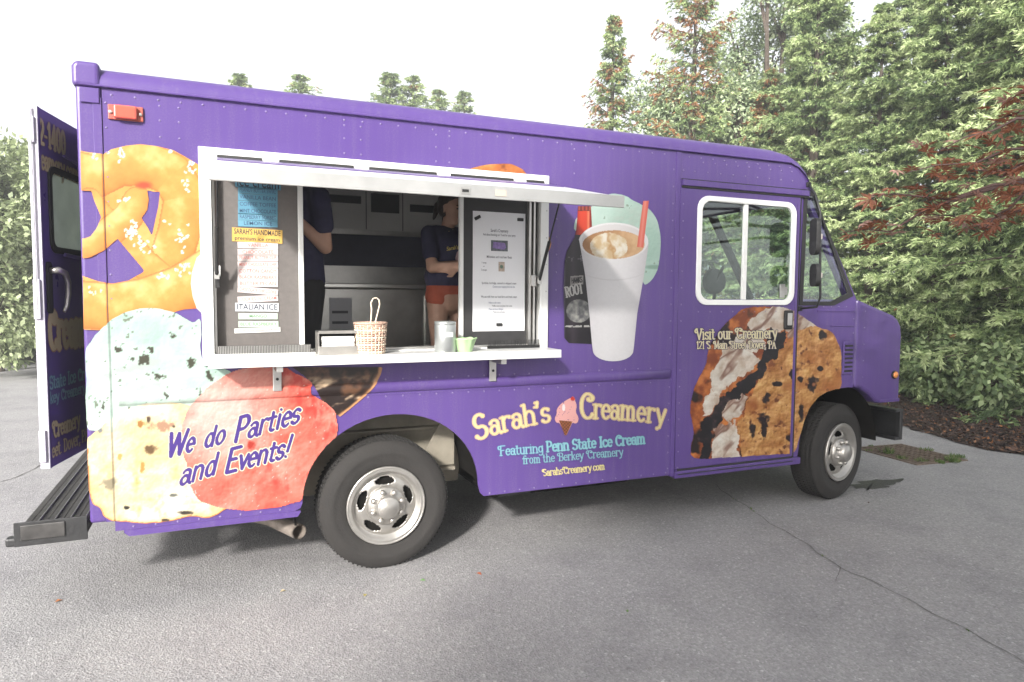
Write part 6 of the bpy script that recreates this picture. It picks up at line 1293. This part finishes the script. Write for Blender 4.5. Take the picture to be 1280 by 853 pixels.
# print on the shirt front
tm = text_me("Sarah's Creamery", .040, bold=.02)
Rm = Matrix(((S2.x, 0, F2.x), (S2.y, 0, F2.y), (0, 1, 0)))
for v in tm.vertices:
    u, w = v.co.x, v.co.y; w2_ = w-.9*u*u+.0; p = B(u*.8, .155+.004-1.1*u*u, 1.195+w2_); v.co = p
obj('shirt_lettering', tm, mat('yellow_print', (.75, .60, .18), .7), w2)
obj('shirt_emblem', flesh([(B(0, .140, 1.145), B(0, .138, 1.118), .032, .038, dict(flat=.35, fdir=F2)), (B(0, .140, 1.085), B(0, .140, 1.06), .020, .006, dict(flat=.5, fdir=F2))], .005, 'emblem'), mat('pink_print', (.62, .42, .44), .7), w2, smooth=True)
# the man at the left post, his head behind the awning
X0, Y0 = 1.00, .56; F2 = Vector((-.85, -.52, 0)).normalized(); S2 = Vector((-.52, .85, 0)); pr = []     # faces left, towards the counter
pr += [(B(0, 0, .92), B(0, 0, 1.10), .145, .130, dict(flat=1.15, fdir=S2)), (B(0, 0, 1.10), B(0, .01, 1.36), .130, .150, dict(flat=1.18, fdir=S2)), (B(-.12, 0, 1.44), B(.12, 0, 1.44), .070, .070), (B(0, 0, 1.45), B(0, .02, 1.56), .056, .052)]
for s in (-1, 1): pr += [(B(s*.10, 0, .9), B(s*.10, .02, .5), .095, .062), (B(s*.10, .02, .5), B(s*.10, -.02, .10), .060, .038), (B(s*.10, -.04, .05), B(s*.115, .14, .035), .04, .034)]
shN = B(-.205, -.005, 1.425); shN2 = B(.205, 0, 1.425); eN = Vector((1.150, .40, 1.885)); wN = Vector((.955, .34, 2.06)); eF = B(.25, .08, 1.13); wF = B(.10, .30, 1.20)
pr += [(shN, eN, .056, .043), (eN, wN, .043, .029), (shN2, eF, .056, .043), (eF, wF, .043, .029)]
hand(pr, wN, (wN-eN), Vector((.3, -.9, .2)), 1, .5); hand(pr, wF, (wF-eF), Vector((0, 0, 1)), 1, .5)
hd = B(0, .05, 1.635); sd, up, fw = face(pr, hd, F2+Vector((0, 0, -.2)), .082)
w1 = thing('person', 'man in dark navy shirt and black trousers at the left hatch post, arm raised', 'person', (X0, Y0, FZ))
obj('body', flesh(pr, .0085, 'body'), M_skin, w1, smooth=True)
sp2 = [(B(0, 0, .93), B(0, 0, 1.10), .165, .152, dict(flat=1.15, fdir=S2)), (B(0, 0, 1.10), B(0, .01, 1.34), .152, .168, dict(flat=1.18, fdir=S2)), (B(-.13, 0, 1.435), B(.13, 0, 1.435), .082, .082), (shN, shN*.45+eN*.55, .072, .070), (shN2, shN2*.45+eF*.55, .072, .070)]
obj('shirt', flesh(sp2, .009, 'shirt'), M_shirt, w1, smooth=True)
sp2 = [(B(0, 0, .86), B(0, 0, .92), .156, .158, dict(flat=1.15, fdir=S2))]+[(B(s*.10, 0, .88), B(s*.10, .02, .5), .108, .078) for s in (-1, 1)]+[(B(s*.10, .02, .5), B(s*.10, -.02, .10), .078, .062) for s in (-1, 1)]
obj('trousers', flesh(sp2, .010, 'trousers'), mat('black_trousers', (.016, .015, .018), .85), w1, smooth=True)
obj('hair', flesh([(hd+up*.055-fw*.02, hd+up*.05-fw*.01, .090, .088), (hd-fw*.04, hd-fw*.03+up*.04, .076, .078)], .009, 'hair'), M_hair, w1, smooth=True)
for s in (-1, 1): MB().lathe([(.001, -.006), (.010, -.003), (.010, .003), (.001, .006)], tuple(hd+fw*.077+sd*s*.031+up*.013), 'z', 10, caps=False).obj('eye', mat('eye_dark', (.05, .035, .03), .3), w1, smooth=True)
